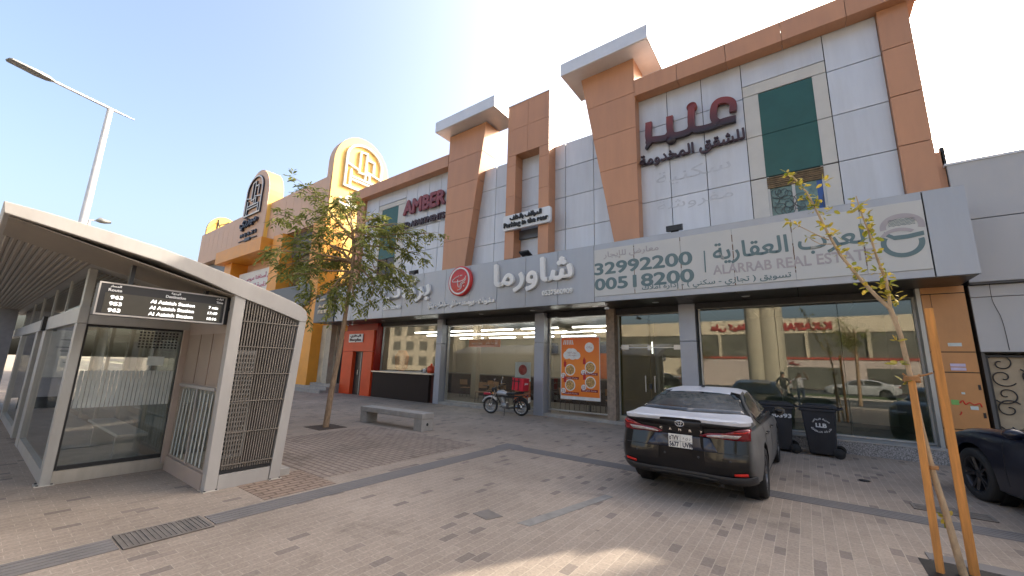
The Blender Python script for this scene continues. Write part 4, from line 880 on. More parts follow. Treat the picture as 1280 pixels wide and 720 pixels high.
stk = mbx((-8.349, -8.346, 1.75, 1.95, 1.58, 1.72)); tag(stk.build('notice_sticker', pm('sticker_pale', (.5, .56, .55), .5)), 'small pale notice stuck on the shelter glass above the white stripes', 'sticker')
# seats and litter bin shape inside the shelter, seen dimly through the glass
S = thing('waiting_bench', 'pale bench seat inside the bus shelter behind the striped glass', 'bench', (-10, 1.9, 0))
mbx((-11.5, -9.0, 1.7, 2.08, .42, .47)).build('seat', ACBOX, S, bevel=.01)
for x in (-11.2, -9.4): mbx((x, x+.08, 1.75, 2.05, .012, .42)).build('leg', ALU, S)
# arrival board
DB = thing('departure_board', 'black electronic bus departure board hanging under the shelter roof', 'display board', (-6.75, 1.5, 2.4))
mbx((-6.9, -6.69, .84, 2.19, 2.2, 2.585)).build('housing', BLACK, DB, bevel=.006)
mbx((-6.692, -6.68, .835, 2.14, 2.195, 2.215), (-6.692, -6.68, .835, 2.14, 2.575, 2.592), (-6.692, -6.68, .835, .85, 2.215, 2.575), (-6.692, -6.68, 2.125, 2.14, 2.215, 2.575)).build('bezel', ALU_W, DB)
scn = mbx((-6.69, -6.686, .9, 2.09, 2.225, 2.47)).build('screen', SCREEN, DB)
each('hanger', DARKM, DB, (-6.86, -6.78, 1.1, 1.14, 2.585, 2.93), (-6.86, -6.78, 1.9, 1.94, 2.585, 2.7))
mb = MB()
rows = [('963', 'Al Aziziah Station', '7 min'), ('953', 'Al Aziziah Station', '17:49'), ('963', 'Al Aziziah Station', '18:16')]
for k, (a, b2, c2) in enumerate(rows):
    z0 = 2.395-k*.078
    if k == 1: z0 -= .0
    mb.text(a, .95, 1.06, z0, z0+.044, -6.686, -6.682, '+x', bold=.02); mb.text(b2, 1.32, 1.78, z0, z0+.044, -6.686, -6.682, '+x', bold=.015); mb.text(c2, 1.94, 2.05, z0+.005, z0+.042, -6.686, -6.682, '+x', bold=.015)
mb.build('led_text', LED, scn)
mb = MB()
mb.text('المسار', .93, 1.03, 2.53, 2.565, -6.69, -6.683, '+x', bold=.03); mb.text('Route', .92, 1.04, 2.485, 2.52, -6.69, -6.683, '+x', bold=.03)
mb.text('الوجهة', 1.51, 1.61, 2.53, 2.565, -6.69, -6.683, '+x', bold=.03); mb.text('Destination', 1.46, 1.67, 2.485, 2.52, -6.69, -6.683, '+x', bold=.03)
mb.text('الوقت', 2.02, 2.1, 2.53, 2.565, -6.69, -6.683, '+x', bold=.03); mb.text('Time', 2.02, 2.1, 2.485, 2.515, -6.69, -6.683, '+x', bold=.03)
mb.build('header_text', LETW, DB)
# information wall at the far end
IW = thing('information_wall', 'grey wall with a pale timetable poster at the far left end of the shelter', 'wall', (-19.5, -1, 0))
mbx((-19.8, -19.5, -5, .86, .35, 3.0)).build('panel', pm('panel_midgrey', (.28, .28, .3), .5), IW); mbx((-19.75, -19.55, -4.8, .6, 0, .35)).build('base', DARKM, IW)
mbx((-19.495, -19.48, -1.6, .3, .95, 2.45)).build('poster', pm('poster_pale', (.5, .5, .46), .5), IW)
mb = MB()
for k in range(9): mb.box(-19.479, -19.476, -1.4, -1.4+rnd.uniform(.7, 1.5), 2.25-k*.12, 2.28-k*.12)
mb.build('print_lines', pm('print_grey', (.2, .2, .2), .6), IW)
# ================================================================== STREET LAMPS
def street_lamp(base, ptop, lp, rp_, head_scale, label, r=.075):
    S = thing('street_lamp', label, 'street lamp', (base[0], base[1], 0), group='street lamps behind the shelter')
    b = Vector((base[0], base[1], -.13)); T = at(*ptop, base); T = Vector((b.x, b.y, T.z))
    mb = MB(); mb.tube([b, (b.x, b.y, 2), (b.x, b.y, T.z)], [r*1.6, r*1.35, r*.8], 14); mb.lathe((b.x, b.y, -.13), (0, 0, 1), [(r*3, 0), (r*3, .03), (r*2, .05), (r*1.7, .4)], 14); mb.build('pole', pm('pole_white', (.62, .62, .62), .4, .2), S)
    def level(p):
        d_ = ray(*p); return d_*((T.z-CH)/d_.z)+Vector((0, 0, CH))
    L_ = level(lp); R_ = level(rp_)     # the arm is level
    mb = MB(); mb.tube([R_, T, L_], [r*.18, r*.5, r*.42], 8); mb.build('arm', pm('pole_white', (.62, .62, .62), .4, .2), S)
    d = (L_-T).normalized(); u = Vector((0, 0, 1)); s_ = d.cross(u).normalized(); hs = head_scale
    hb = MB(); h0 = L_-d*.1*hs
    sec = [(0, .05, .05), (.12, .13, .08), (.35, .17, .09), (.6, .17, .06), (.9, .16, .05), (.95, .1, .03)]
    vs = []
    for (t_, w_, z_) in sec:
        c_ = h0+d*t_*hs
        for (a, b2) in ((-1, -.5), (1, -.5), (.9, .5), (-.9, .5)): vs.append(c_+s_*a*w_*hs+u*b2*z_*hs)
    fs_ = [(0, 1, 2, 3), (23, 22, 21, 20)]+[(i*4+j, (i+1)*4+j, (i+1)*4+(j+1) % 4, i*4+(j+1) % 4) for i in range(5) for j in range(4)]
    hb.add(vs, fs_, False); hb.build('lamp_head', pm('lamp_grey', (.25, .25, .24), .5), S, bevel=.01)
    return S
base = (-19.5, 2.0)
def along(px, py, dist):
    d_ = ray(px, py); k_ = dist/math.hypot(d_.x, d_.y); return (d_.x*k_, d_.y*k_)
street_lamp(along(138, 136, 19), (138, 136), (62, 99), (168, 150), 1.05, 'tall white street lamp with a long tilted arm rising behind the shelter roof', .1)
def small_lamp(): 
    b = along(112, 275, 42); S = thing('street_lamp', 'distant street lamp head just showing above the shelter roof', 'street lamp', (b[0], b[1], 0), group='street lamps behind the shelter')
    T = at(112, 275, b); E = at(139, 278, b)
    mb = MB(); mb.tube([(T.x, T.y, -.1), T], [.14, .08], 10); mb.build('pole', pm('pole_white', (.62, .62, .62), .4, .2), S)
    mb = MB(); mb.tube([T, T.lerp(E, .35)], .05, 8); mb.build('arm', pm('pole_white', (.62, .62, .62), .4, .2), S)
    mb = MB(); a = T.lerp(E, .3); mb.tube([a, a.lerp(E, .25)+Vector((0, 0, .08)), a.lerp(E, .6), E], [.08, .22, .16, .1], 8); mb.build('lamp_head', pm('lamp_grey', (.25, .25, .24), .5), S)
small_lamp()
# ================================================================== TREES
LEAF = leaf_mat('leaf_olive', (.14, .175, .045), (.36, .355, .1), .5)
LEAFY = leaf_mat('leaf_yellow', (.2, .25, .03), (.6, .44, .08), .4)
def leaf(mb, p, d, n, l, w):
    d = d.normalized(); s = d.cross(n); s = s.normalized() if s.length > 1e-4 else d.orthogonal().normalized(); n2 = s.cross(d)
    mb.add([p, p+d*l*.35+s*w*.5+n2*l*.04, p+d*l*.75+s*w*.38, p+d*l-n2*l*.08, p+d*l*.75-s*w*.38, p+d*l*.35-s*w*.5+n2*l*.04], [(0, 1, 2, 3), (0, 3, 4, 5)], False)
def spray(mb, p, d, q, L=.26, n=9, ll=.085, lw=.03):
    d = (d+Vector((0, 0, -.35))).normalized(); s = d.cross(Vector((0, 0, 1))); s = s.normalized() if s.length > 1e-4 else Vector((1, 0, 0))
    for k in range(n):
        t = (k+1)/n; b = p+d*L*t+Vector((0, 0, -.25*L*t*t)); sg = 1 if k % 2 else -1
        dd = d*.7+s*sg*q.uniform(.5, 1)+Vector((0, 0, q.uniform(-.5, .1)))
        leaf(mb, b, dd, Vector((q.uniform(-.5, .5), q.uniform(-.5, .5), 1)), ll*q.uniform(.7, 1.2), lw*q.uniform(.8, 1.2))
def tree(base, trunk_px, tips, label, seed, name='street_tree', group=None, r0=.08, sprays=13, nsub=5):
    q = random.Random(seed); B = (base[0], base[1])
    S = thing(name, label, 'tree', (base[0], base[1], 0), group=group)
    tr = [at(px, py, B) for px, py in trunk_px]; tr[0].z = -.02
    wood = MB(); lf = MB()
    wood.tube(tr, [r0*(1-.55*i/(len(tr)-1)) for i in range(len(tr))], 10)
    side = Vector((B[0], B[1], 0)).normalized()
    for (px, py, dep, t0) in tips:
        E = at(px, py, B)+side*dep
        k = t0*(len(tr)-1); i = min(int(k), len(tr)-2); st = tr[i].lerp(tr[i+1], k-i)
        mid = st.lerp(E, .5)+Vector((q.uniform(-.1, .1), q.uniform(-.1, .1), .22*(E-st).length*q.uniform(.3, .9)))
        pts = []
        for j in range(9):
            t = j/8; p = st*(1-t)**2+mid*2*t*(1-t)+E*t*t; p += Vector((q.uniform(-1, 1), q.uniform(-1, 1), q.uniform(-1, 1)))*.025; pts.append(p)
        pts[0] = st
        wood.tube(pts, [.034*(1-.85*j/8)+.003 for j in range(9)], 6)
        for s_ in range(nsub):
            t = .35+.65*(s_+q.random())/nsub; j = min(int(t*8), 7); P = pts[j].lerp(pts[j+1], t*8-j)
            d = (pts[j+1]-pts[j]).normalized(); d = (d+Vector((q.uniform(-1, 1), q.uniform(-1, 1), q.uniform(-.5, .8)))*.9).normalized(); L = q.uniform(.35, .8)*(1.15-.4*t)
            tw = [P, P+d*L*.5+Vector((0, 0, .03)), P+d*L+Vector((0, 0, -.05))]
            wood.tube(tw, [.009, .006, .003], 5)
            for z in range(sprays):
                u = q.uniform(.2, 1.05); p = tw[0].lerp(tw[2], min(u, 1)); dd = (d*.6+Vector((q.uniform(-1, 1), q.uniform(-1, 1), q.uniform(-.7, .5)))).normalized()
                spray(lf, p, dd, q, q.uniform(.16, .32), q.randint(5, 8), .135, .05)
    wood.build('trunk', BARK, S); lf.build('crown', LEAF, S, recalc=False)
    return S
tips = [(352, 272, -.3, .8), (368, 300, .5, .85), (372, 350, -.5, .75), (392, 262, .2, .95), (385, 240, -.2, .95), (400, 320, .7, .8), (420, 265, -.6, 1), (438, 250, .4, 1), (445, 290, -.2, 1), (472, 268, .3, 1), (455, 330, .9, .95), (492, 285, -.3, 1), (515, 300, .2, .95), (538, 296, -.2, .95), (528, 315, .5, .9), (500, 345, -.4, .85), (478, 370, .2, .8), (512, 362, .5, .8), (375, 388, -.3, .7), (352, 330, .3, .8), (408, 372, -.7, .75), (430, 345, .2, .9), (462, 308, -.8, 1), (410, 295, -.3, .95), (345, 318, -.4, .8), (380, 330, .8, .8), (440, 375, -.6, .8), (470, 345, -.5, .9), (425, 310, .9, 1)]
tree((-10.34, 5.97), [(407, 534), (414, 490), (424, 440), (431, 398), (437, 360), (442, 320), (441, 290)], tips, 'leafy olive green street tree leaning right behind the concrete bench', 4, sprays=7, nsub=6)
tp = MB(); tp.box(-10.75, -9.95, 5.6, 6.35, -.05, .006); tag(tp.build('tree_pit', SOIL), 'small square earth pit around the trunk of the leafy street tree', 'tree pit')
# young staked tree
YT = thing('young_tree', 'thin young tree with sparse yellow leaves tied between two timber stakes', 'tree', (.98, 5.62, 0))
B = (.98, 5.62); q = random.Random(8)
wood = MB(); lf = MB()
tr = [at(x, y, B) for x, y in ((1207, 724), (1196, 690), (1182, 640), (1166, 590), (1152, 535), (1138, 470), (1126, 420), (1113, 386))]; tr[0].z = -.05
wood.tube(tr, [.032, .029, .027, .025, .023, .022, .022, .023], 10)
def ybranch(pts, r):
    P = [at(x, y, B) for x, y in pts]; wood.tube(P, [r*(1-.8*i/(len(P)-1))+.002 for i in range(len(P))], 7); return P
b1 = ybranch([(1113, 386), (1095, 370), (1075, 349), (1050, 318), (1035, 292), (1020, 262), (1008, 240), (992, 222), (985, 217)], .019)
b2 = ybranch([(1113, 386), (1108, 352), (1096, 322), (1088, 295), (1078, 270), (1070, 245)], .015)
b3 = ybranch([(1036, 300), (1020, 293), (998, 282), (988, 277)], .005); ybranch([(1126, 418), (1122, 405), (1121, 395)], .008)
b4 = ybranch([(1042, 305), (1025, 305), (1015, 300), (1010, 296)], .004)
def clump(p, n, sz):
    for k in range(n):
        d = Vector((q.uniform(-1, 1), q.uniform(-1, 1), q.uniform(-.7, .8))); leaf(lf, p+d*.02, d, Vector((q.uniform(-1, 1), q.uniform(-1, 1), 1)), sz*q.uniform(.6, 1.2), sz*q.uniform(.4, .6))
for P, nn in ((b1, 40), (b2, 30)):
    for k in range(nn):
        t = (.12+.88*(k+q.random())/nn)*(len(P)-1); i = min(int(t), len(P)-2); p = P[i].lerp(P[i+1], t-i)+Vector((q.uniform(-.04, .04), q.uniform(-.04, .04), q.uniform(-.04, .04)))
        if q.random() < .8: clump(p, q.randint(2, 6), .075)
for p in (b3[-1], b3[2], b4[-1], b1[-1], at(1030, 228, B), at(1040, 262, B), at(1023, 248, B), at(1116, 368, B), at(1120, 378, B), at(1113, 376, B), at(1108, 366, B), at(1124, 456, B), at(1130, 478, B), at(1186, 649, B), at(1120, 427, B)): clump(p, 5, .085)
wood.build('trunk', BARKY, YT); lf.build('crown', LEAFY, YT, recalc=False)
tp = MB(); tp.box(.72, 1.4, 5.3, 5.85, -.05, .006); tag(tp.build('tree_pit', BLACK), 'dark open earth pit at the foot of the staked young tree', 'tree pit')
tpk = mbx((.8, 1.5, 5.86, 6.06, -.05, .01)); tag(tpk.build('pit_edging', TACT), 'grey edging strip along the back of the young tree pit', 'edging')
def stake(pb, pt, base, label, w=.05, rot=.4):
    b = Vector((base[0], base[1], -.03)); t_ = at(*pt, base); t_.y += .05
    mb = MB(); mb.bar(b, t_, w, w)
    o = mb.build('timber_stake', WOOD, bevel=.004); tag(o, label, 'stake', 'stakes of the young tree'); return b, t_
s1 = stake((1172, 715), (1141, 476), (.82, 5.56), 'shorter square timber stake left of the young tree trunk')
s2 = stake((1215, 720), (1162, 385), (1.06, 5.7), 'taller square timber stake right of the young tree trunk', .066)
tie = MB()
def tiepath(pix): return [at(x, y, B) for x, y in pix]
def coil(c, r, n, z):
    pts = []
    for k in range(n*10): a = k*.63; pts.append(c+Vector((r*math.cos(a), r*math.sin(a), z*(k/(n*10)-.5)))); 
    return pts
for pix in ([(1136, 470), (1150, 470), (1166, 466)], [(1128, 467), (1140, 474), (1150, 468)], [(1128, 475), (1142, 478)]): tie.tube(smooth_pts([tuple(p) for p in tiepath(pix)]), .009, 6)
tie.tube(coil(at(1140, 474, B), .055, 4, .05), .009, 6)
tag(tie.build('rope_tie', pm('rope_brown', (.36, .18, .07), .9)), 'upper brown rope binding the young tree trunk to both stakes', 'rope tie', 'rope ties of the young tree')
tie = MB(); tie.tube(smooth_pts([tuple(p) for p in tiepath([(1150, 580), (1162, 582), (1174, 584)])]), .009, 6)
tie.tube(coil(at(1164, 584, B), .045, 3, .03), .008, 6)
tag(tie.build('rope_tie', pm('rope_brown', (.36, .18, .07), .9)), 'lower brown rope at half height on the young tree trunk', 'rope tie', 'rope ties of the young tree')
# ================================================================== BENCH
BN = thing('concrete_bench', 'low pale concrete bench standing on the pavers behind the tree', 'bench', (-9.3, 7.3, 0))
# corners measured on the ground : left end (-10.6,7.2) right end (-7.95,7.35)
bdir = Vector((math.cos(.02), math.sin(.02), 0))
BN.location = (-9.35, 7.4, 0); BN.rotation_euler = (0, 0, .03)
q_ = MB(); q_.box(-1.29, 1.29, -.21, .21, .30, .44); q_.build('seat', CONC, BN, world=False, bevel=.015)
for x0, x1 in ((-1.28, -1.0), (.98, 1.28)): mbx((x0, x1, -.2, .2, -.005, .299)).build('leg', CONC, BN, world=False, bevel=.012)
mb = MB(); mb.lathe((1.282, 0, .16), (1, 0, 0), [(0, .004), (.035, .004), (.04, 0)], 14); mb.build('stamp', DARKM, BN, world=False)
# ================================================================== CARS
def interp(tab, y):
    if y <= tab[0][0]: return tab[0][1]
    if y >= tab[-1][0]: return tab[-1][1]
    for i in range(len(tab)-1):
        if tab[i][0] <= y <= tab[i+1][0]:
            x0, a = tab[i]; x1, b = tab[i+1]; t = (y-x0)/(x1-x0)
            pm_ = tab[i-1] if i else (2*x0-x1, 2*a-b); pn = tab[i+2] if i+2 < len(tab) else (2*x1-x0, 2*b-a)
            m0 = (b-pm_[1])/(x1-pm_[0])*(x1-x0); m1 = (pn[1]-a)/(pn[0]-x0)*(x1-x0)
            return (2*t**3-3*t*t+1)*a+(t**3-2*t*t+t)*m0+(-2*t**3+3*t*t)*b+(t**3-t*t)*m1
def car_paint(name, col, rough=.25, dust=.0, dustcol=(.2, .18, .16), dlo=.42):
    m, n, b = nodes_of(name); L = n.links
    tc = N(n, 'ShaderNodeTexCoord'); nz = N(n, 'ShaderNodeTexNoise', Scale=2.2, Detail=8., Roughness=.65); L.new(tc.outputs['Object'], nz.inputs['Vector'])
    g = N(n, 'ShaderNodeNewGeometry'); sp = N(n, 'ShaderNodeSeparateXYZ'); L.new(g.outputs['Normal'], sp.inputs[0])
    r = N(n, 'ShaderNodeMapRange'); r.inputs[1].default_value = dlo; r.inputs[2].default_value = .68; r.inputs[3].default_value = dust*.7; r.inputs[4].default_value = dust; L.new(nz.outputs[0], r.inputs[0])
    # dust settles on the flanks
    ab = N(n, 'ShaderNodeMath', operation='ABSOLUTE'); L.new(sp.outputs[0], ab.inputs[0])
    sm = N(n, 'ShaderNodeMapRange'); sm.interpolation_type = 'SMOOTHSTEP'; sm.inputs[1].default_value = .55; sm.inputs[2].default_value = .95; L.new(ab.outputs[0], sm.inputs[0])
    mu = N(n, 'ShaderNodeMath', operation='MULTIPLY'); L.new(r.outputs[0], mu.inputs[0]); L.new(sm.outputs[0], mu.inputs[1])
    mx = N(n, 'ShaderNodeMix', data_type='RGBA'); L.new(mu.outputs[0], mx.inputs[0]); mx.inputs[6].default_value = (*col, 1); mx.inputs[7].default_value = (*dustcol, 1)
    L.new(mx.outputs[2], b.inputs[0])
    rr = N(n, 'ShaderNodeMapRange'); rr.inputs[3].default_value = rough; rr.inputs[4].default_value = .6; L.new(mu.outputs[0], rr.inputs[0]); L.new(rr.outputs[0], b.inputs['Roughness'])
    cw = N(n, 'ShaderNodeMath', operation='SUBTRACT'); cw.inputs[0].default_value = .75; L.new(mu.outputs[0], cw.inputs[1]); L.new(cw.outputs[0], b.inputs['Coat Weight']); b.inputs['Coat Roughness'].default_value = .05; b.inputs['Specular IOR Level'].default_value = .15
    return m
CARBLACK = car_paint('paint_black', (.003, .003, .004), .35, .97, (.17, .164, .155))
FILM = pm('dust_film_white', (.56, .57, .6), .35, 0, .08, 4, dirt=.3, dirtcol=(.4, .39, .38), coat=.3)
CARNAVY = car_paint('paint_navy', (.004, .006, .016), .3, .1)
CARWHITE = car_paint('paint_white', (.6, .6, .58), .35, .2)
CARSILV = car_paint('paint_silver', (.3, .31, .32), .3, .2)
CGLASS = pm('car_glass', (.03, .032, .032), .08, 0, .2, 2, spec=.8, dirt=.8, dirtcol=(.2, .2, .195))  # grey dirt layer painted in for the pale sky reflected by the panes
TAILR = pm('tail_red', (.17, .004, .01), .15, 0, .15, 6, coat=.4)
TAILC = pm('tail_clear', (.5, .45, .43), .12, .3, .3, 30, coat=.5)
REFL = pm('reflector_red', (.7, .02, .012), .3, 0, .1, 6)
TRIM = pm('trim_grey', (.028, .028, .03), .55, 0, .15, 6)
TYRE = pm('tyre_rubber', (.018, .018, .018), .85, 0, .2, 8, bump=.3)
ALLOY = pm('alloy_grey', (.14, .14, .145), .35, .8, .1, 6)
ALLOYS = pm('alloy_bright', (.5, .5, .5), .3, .8, .1, 6)
CHROME = pm('chrome', (.6, .6, .6), .15, 1, .05, 5)
PLATE = pm('plate_white', (.68, .67, .62), .45, 0, .05, 5)
def bisect_poly(poly, step):
    bm = bmesh.new(); vs = [bm.verts.new((u, v, 0)) for u, v in poly]; bm.faces.new(vs)
    us = [p[0] for p in poly]; vs_ = [p[1] for p in poly]
    k = min(us)+step
    while k < max(us): bmesh.ops.bisect_plane(bm, geom=bm.verts[:]+bm.edges[:]+bm.faces[:], plane_co=(k, 0, 0), plane_no=(1, 0, 0)); k += step
    k = min(vs_)+step
    while k < max(vs_): bmesh.ops.bisect_plane(bm, geom=bm.verts[:]+bm.edges[:]+bm.faces[:], plane_co=(0, k, 0), plane_no=(0, 1, 0)); k += step
    bm.verts.index_update(); V = [v.co.to_2d() for v in bm.verts]; F = [[v.index for v in f.verts] for f in bm.faces]; bm.free(); return V, F
def patch(bvh, poly, view, name, mat, parent, off=.005, step=.06, thick=.006):
    """a panel that lies on the body: poly in (x,z) seen from the rear/front or (y,z) seen from a side"""
    V, F = bisect_poly(poly, step); out = []; keep = []
    for u, v in V:
        if view == 'rear': o, d = Vector((u, -6, v)), Vector((0, 1, 0))
        elif view == 'front': o, d = Vector((u, 6, v)), Vector((0, -1, 0))
        elif view == 'left': o, d = Vector((-4, u, v)), Vector((1, 0, 0))
        elif view == 'right': o, d = Vector((4, u, v)), Vector((-1, 0, 0))
        else: o, d = Vector((u, v, 5)), Vector((0, 0, -1))
        h = bvh.ray_cast(o, d)
        if h[0] is None: keep.append(False); out.append(o); continue
        nn = h[1] if h[1].dot(d) < 0 else -h[1]
        out.append(h[0]+nn*off); keep.append(True)
    mb = MB(); mb.add(out, [f for f in F if all(keep[i] for i in f)], True)
    o = mb.build(name, mat, parent, world=False, recalc=True)
    # point outward
    me = o.data; s = 0
    dv = {'rear': (0, -1, 0), 'front': (0, 1, 0), 'left': (-1, 0, 0), 'right': (1, 0, 0), 'top': (0, 0, 1)}[view]
    for p in me.polygons: s += p.normal.dot(Vector(dv))*p.area
    if s < 0: me.flip_normals()
    md = o.modifiers.new('solid', 'SOLIDIFY'); md.thickness = thick; md.offset = 0
    return o
def car(name, label, paint, loc, rz, T, wheels, wr=.33, alloy=ALLOY, group=None, roofpaint=None, spokes=5):
    S = thing(name, label, 'car', loc, rz, group); LOC[S.name] = Vector()
    ys = T['ys']; W_, ZB, ZS, ZR, WR, WS = (T[k] for k in ('w', 'zb', 'zs', 'zr', 'wr', 'ws'))
    rings = []; y0, y1 = ys[0], ys[-1]
    for y in ys:
        w = interp(W_, y); zb = interp(ZB, y); zs = interp(ZS, y); zr = max(interp(ZR, y), zs+.012); wrf = interp(WR, y); k = w/.92
        h = zr-zs; ws = w*interp(WS, y)
        E_ = (min(wrf*min(1, k*1.05), ws*.97), zs+.80*h); p8 = (ws*.955, zs+.012)
        ring = [(0, zb), (.5*w, zb), (.86*w, zb+.01), (.965*w, zb+.07), (.99*w, zb+.19), (w, .52), (w*.998, .64), (w*.985, zs-.12), (ws, zs-.02), (ws*.985, zs), p8,
                (p8[0]*.5+E_[0]*.5+.01*h, p8[1]*.5+E_[1]*.5), E_, (E_[0]*.93, zs+.92*h), (E_[0]*.72, zs+.98*h), (E_[0]*.36, zr-.002), (0, zr)]
        pr = []
        for x, z in ring:
            yy = y
            if y < y0+.45: b = ((y0+.45-y)/.45)**1.3; yy += interp(T['rp'], z)*b
            if y > y1-.6: b = ((y-y1+.6)/.6)**1.3; yy -= interp(T['fp'], z)*b
            pr.append((x, yy, z))
        rings.append(pr)
    n = len(rings[0]); vs = []
    for r in rings: vs += r+[(-x, y, z) for x, y, z in r[1:-1]][::-1]
    mlen = 2*n-2; fs = [(i*mlen+j, i*mlen+(j+1) % mlen, (i+1)*mlen+(j+1) % mlen, (i+1)*mlen+j) for i in range(len(ys)-1) for j in range(mlen)]
    fs += [tuple(range(mlen)), tuple(range((len(ys)-1)*mlen+mlen-1, (len(ys)-1)*mlen-1, -1))]
    mb = MB(); mb.add(vs, fs, True)
    body = mb.build('body', paint, None, world=False)
    tmp = []
    for (wx, wy) in wheels:
        c_ = MB(); sx = 1 if wx > 0 else -1
        c_.tube([(sx*.52, wy, wr+.01), (sx*1.3, wy, wr+.01)], wr+.065, 40, smooth=False); t_ = c_.build('cut', TRIM); tmp.append(t_)
        md = body.modifiers.new('b', 'BOOLEAN'); md.object = t_; md.operation = 'DIFFERENCE'; md.solver = 'EXACT'
    dg = bpy.context.evaluated_depsgraph_get(); ev = body.evaluated_get(dg); me = bpy.data.meshes.new_from_object(ev)
    body.modifiers.clear(); old = body.data; body.data = me; bpy.data.meshes.remove(old)
    for t_ in tmp: bpy.data.objects.remove(t_)
    body.parent = S; me.materials.clear(); me.materials.append(paint)
    for p in me.polygons: p.material_index = 0
    bm = bmesh.new(); bm.from_mesh(me)
    bmesh.ops.dissolve_degenerate(bm, dist=1e-5, edges=bm.edges[:])
    for f in bm.faces: f.smooth = True
    for e in bm.edges:
        if len(e.link_faces) == 2 and e.calc_face_angle(0) > R(38): e.smooth = False
    bm.to_mesh(me)
    bvh = BVHTree.FromBMesh(bm); bm.free()
    for wx, wy in wheels:
        sx = 1 if wx > 0 else -1; c0 = Vector((wx, wy, wr)); ax = Vector((sx, 0, 0))
        tm = MB(); tm.lathe(c0, ax, [(wr*.68, -.1), (wr*.78, -.112), (wr*.93, -.112), (wr*.985, -.098), (wr, -.07), (wr, .07), (wr*.985, .098), (wr*.93, .112), (wr*.78, .112), (wr*.7, .1), (wr*.68, .09)], 48)
        ty = tm.build('wheel', TYRE, S, world=False)
        rm = MB(); rm.lathe(c0, ax, [(wr*.69, .095), (wr*.66, .1), (wr*.63, .085), (wr*.62, -.05)], 40); rm.lathe(c0, ax, [(0, .075), (.05, .075), (.065, .06), (.065, .0)], 20)
        for k in range(spokes):
            for dlt in (-.16, .16):
                a = 2*PI*k/spokes+dlt*.6; a2 = 2*PI*k/spokes+dlt*1.15
                u = lambda a_, r_: c0+Vector((0, math.cos(a_)*r_, math.sin(a_)*r_))
                rm.bar(u(a, .05)+ax*.055, u(a2, wr*.655)+ax*.082, .03, .03)
        rm.build('rim', alloy, ty, world=False)
        dm = MB(); dm.lathe(c0, ax, [(0, .0), (wr*.5, .0), (wr*.62, -.06)], 30); dm.build('brake_disc', DARKM, ty, world=False)
        wl_ = MB(); wl_.lathe(c0+Vector((0, 0, .01)), ax, [(0, -.16), (wr+.06, -.16), (wr+.062, .02)], 30); wl_.build('wheel_liner', BLACK, S, world=False)
    return S, body, bvh
ys = [-2.44, -2.437, -2.42, -2.38, -2.32, -2.24, -2.15, -2.05, -1.95, -1.85, -1.75, -1.6, -1.45, -1.3, -1.1, -.9, -.7, -.5, -.25, 0, .25, .5, .7, .9, 1.05, 1.2, 1.35, 1.5, 1.65, 1.8, 1.95, 2.1, 2.22, 2.31, 2.37, 2.41, 2.425, 2.43]
SEDAN = dict(ys=ys,
    w=[(-2.44, .30), (-2.437, .5), (-2.42, .68), (-2.38, .79), (-2.32, .845), (-2.24, .88), (-2.05, .905), (-1.6, .92), (0, .92), (1.4, .92), (1.9, .895), (2.15, .83), (2.31, .70), (2.4, .5), (2.43, .25)],
    zb=[(-2.44, .31), (-2.3, .28), (-1.9, .25), (-1.5, .21), (-.9, .18), (0, .17), (1.8, .19), (2.43, .26)],
    zs=[(-2.44, .97), (-2.2, .985), (-1.6, .985), (-1, .965), (0, .94), (1, .915), (1.5, .88), (2, .78), (2.3, .68), (2.43, .6)],
    zr=[(-2.44, 1.085), (-2.38, 1.105), (-2.3, 1.105), (-2.15, 1.095), (-1.95, 1.10), (-1.8, 1.125), (-1.6, 1.2), (-1.3, 1.315), (-1.0, 1.395), (-.6, 1.44), (-.2, 1.45), (.2, 1.425), (.5, 1.36), (.8, 1.23), (1.05, 1.09), (1.25, 1.0), (1.6, .965), (2.0, .875), (2.3, .75), (2.43, .66)],
    wr=[(-2.44, .8), (-2.2, .85), (-1.8, .81), (-1.5, .72), (-1, .64), (0, .62), (.5, .62), (.9, .7), (1.3, .78), (2, .75), (2.43, .6)],
    ws=[(-2.44, .98), (-2, .96), (0, .955), (1.5, .95), (2.43, .95)],
    rp=[(0, .14), (.3, .12), (.42, .05), (.5, .0), (.66, -.015), (.74, .06), (.9, .10), (.98, .07), (1.06, .03), (1.12, .0)],
    fp=[(0, .06), (.3, .02), (.5, .0), (.7, .06), (1, .2)])
S, body, bvh = car('parked_car', 'black dusty sedan parked nose in with its rear to the plaza', CARBLACK, (-1.49, 8.47, 0), 0, SEDAN, [(.80, -1.42), (-.80, -1.42), (.80, 1.40), (-.80, 1.40)], wr=.335)
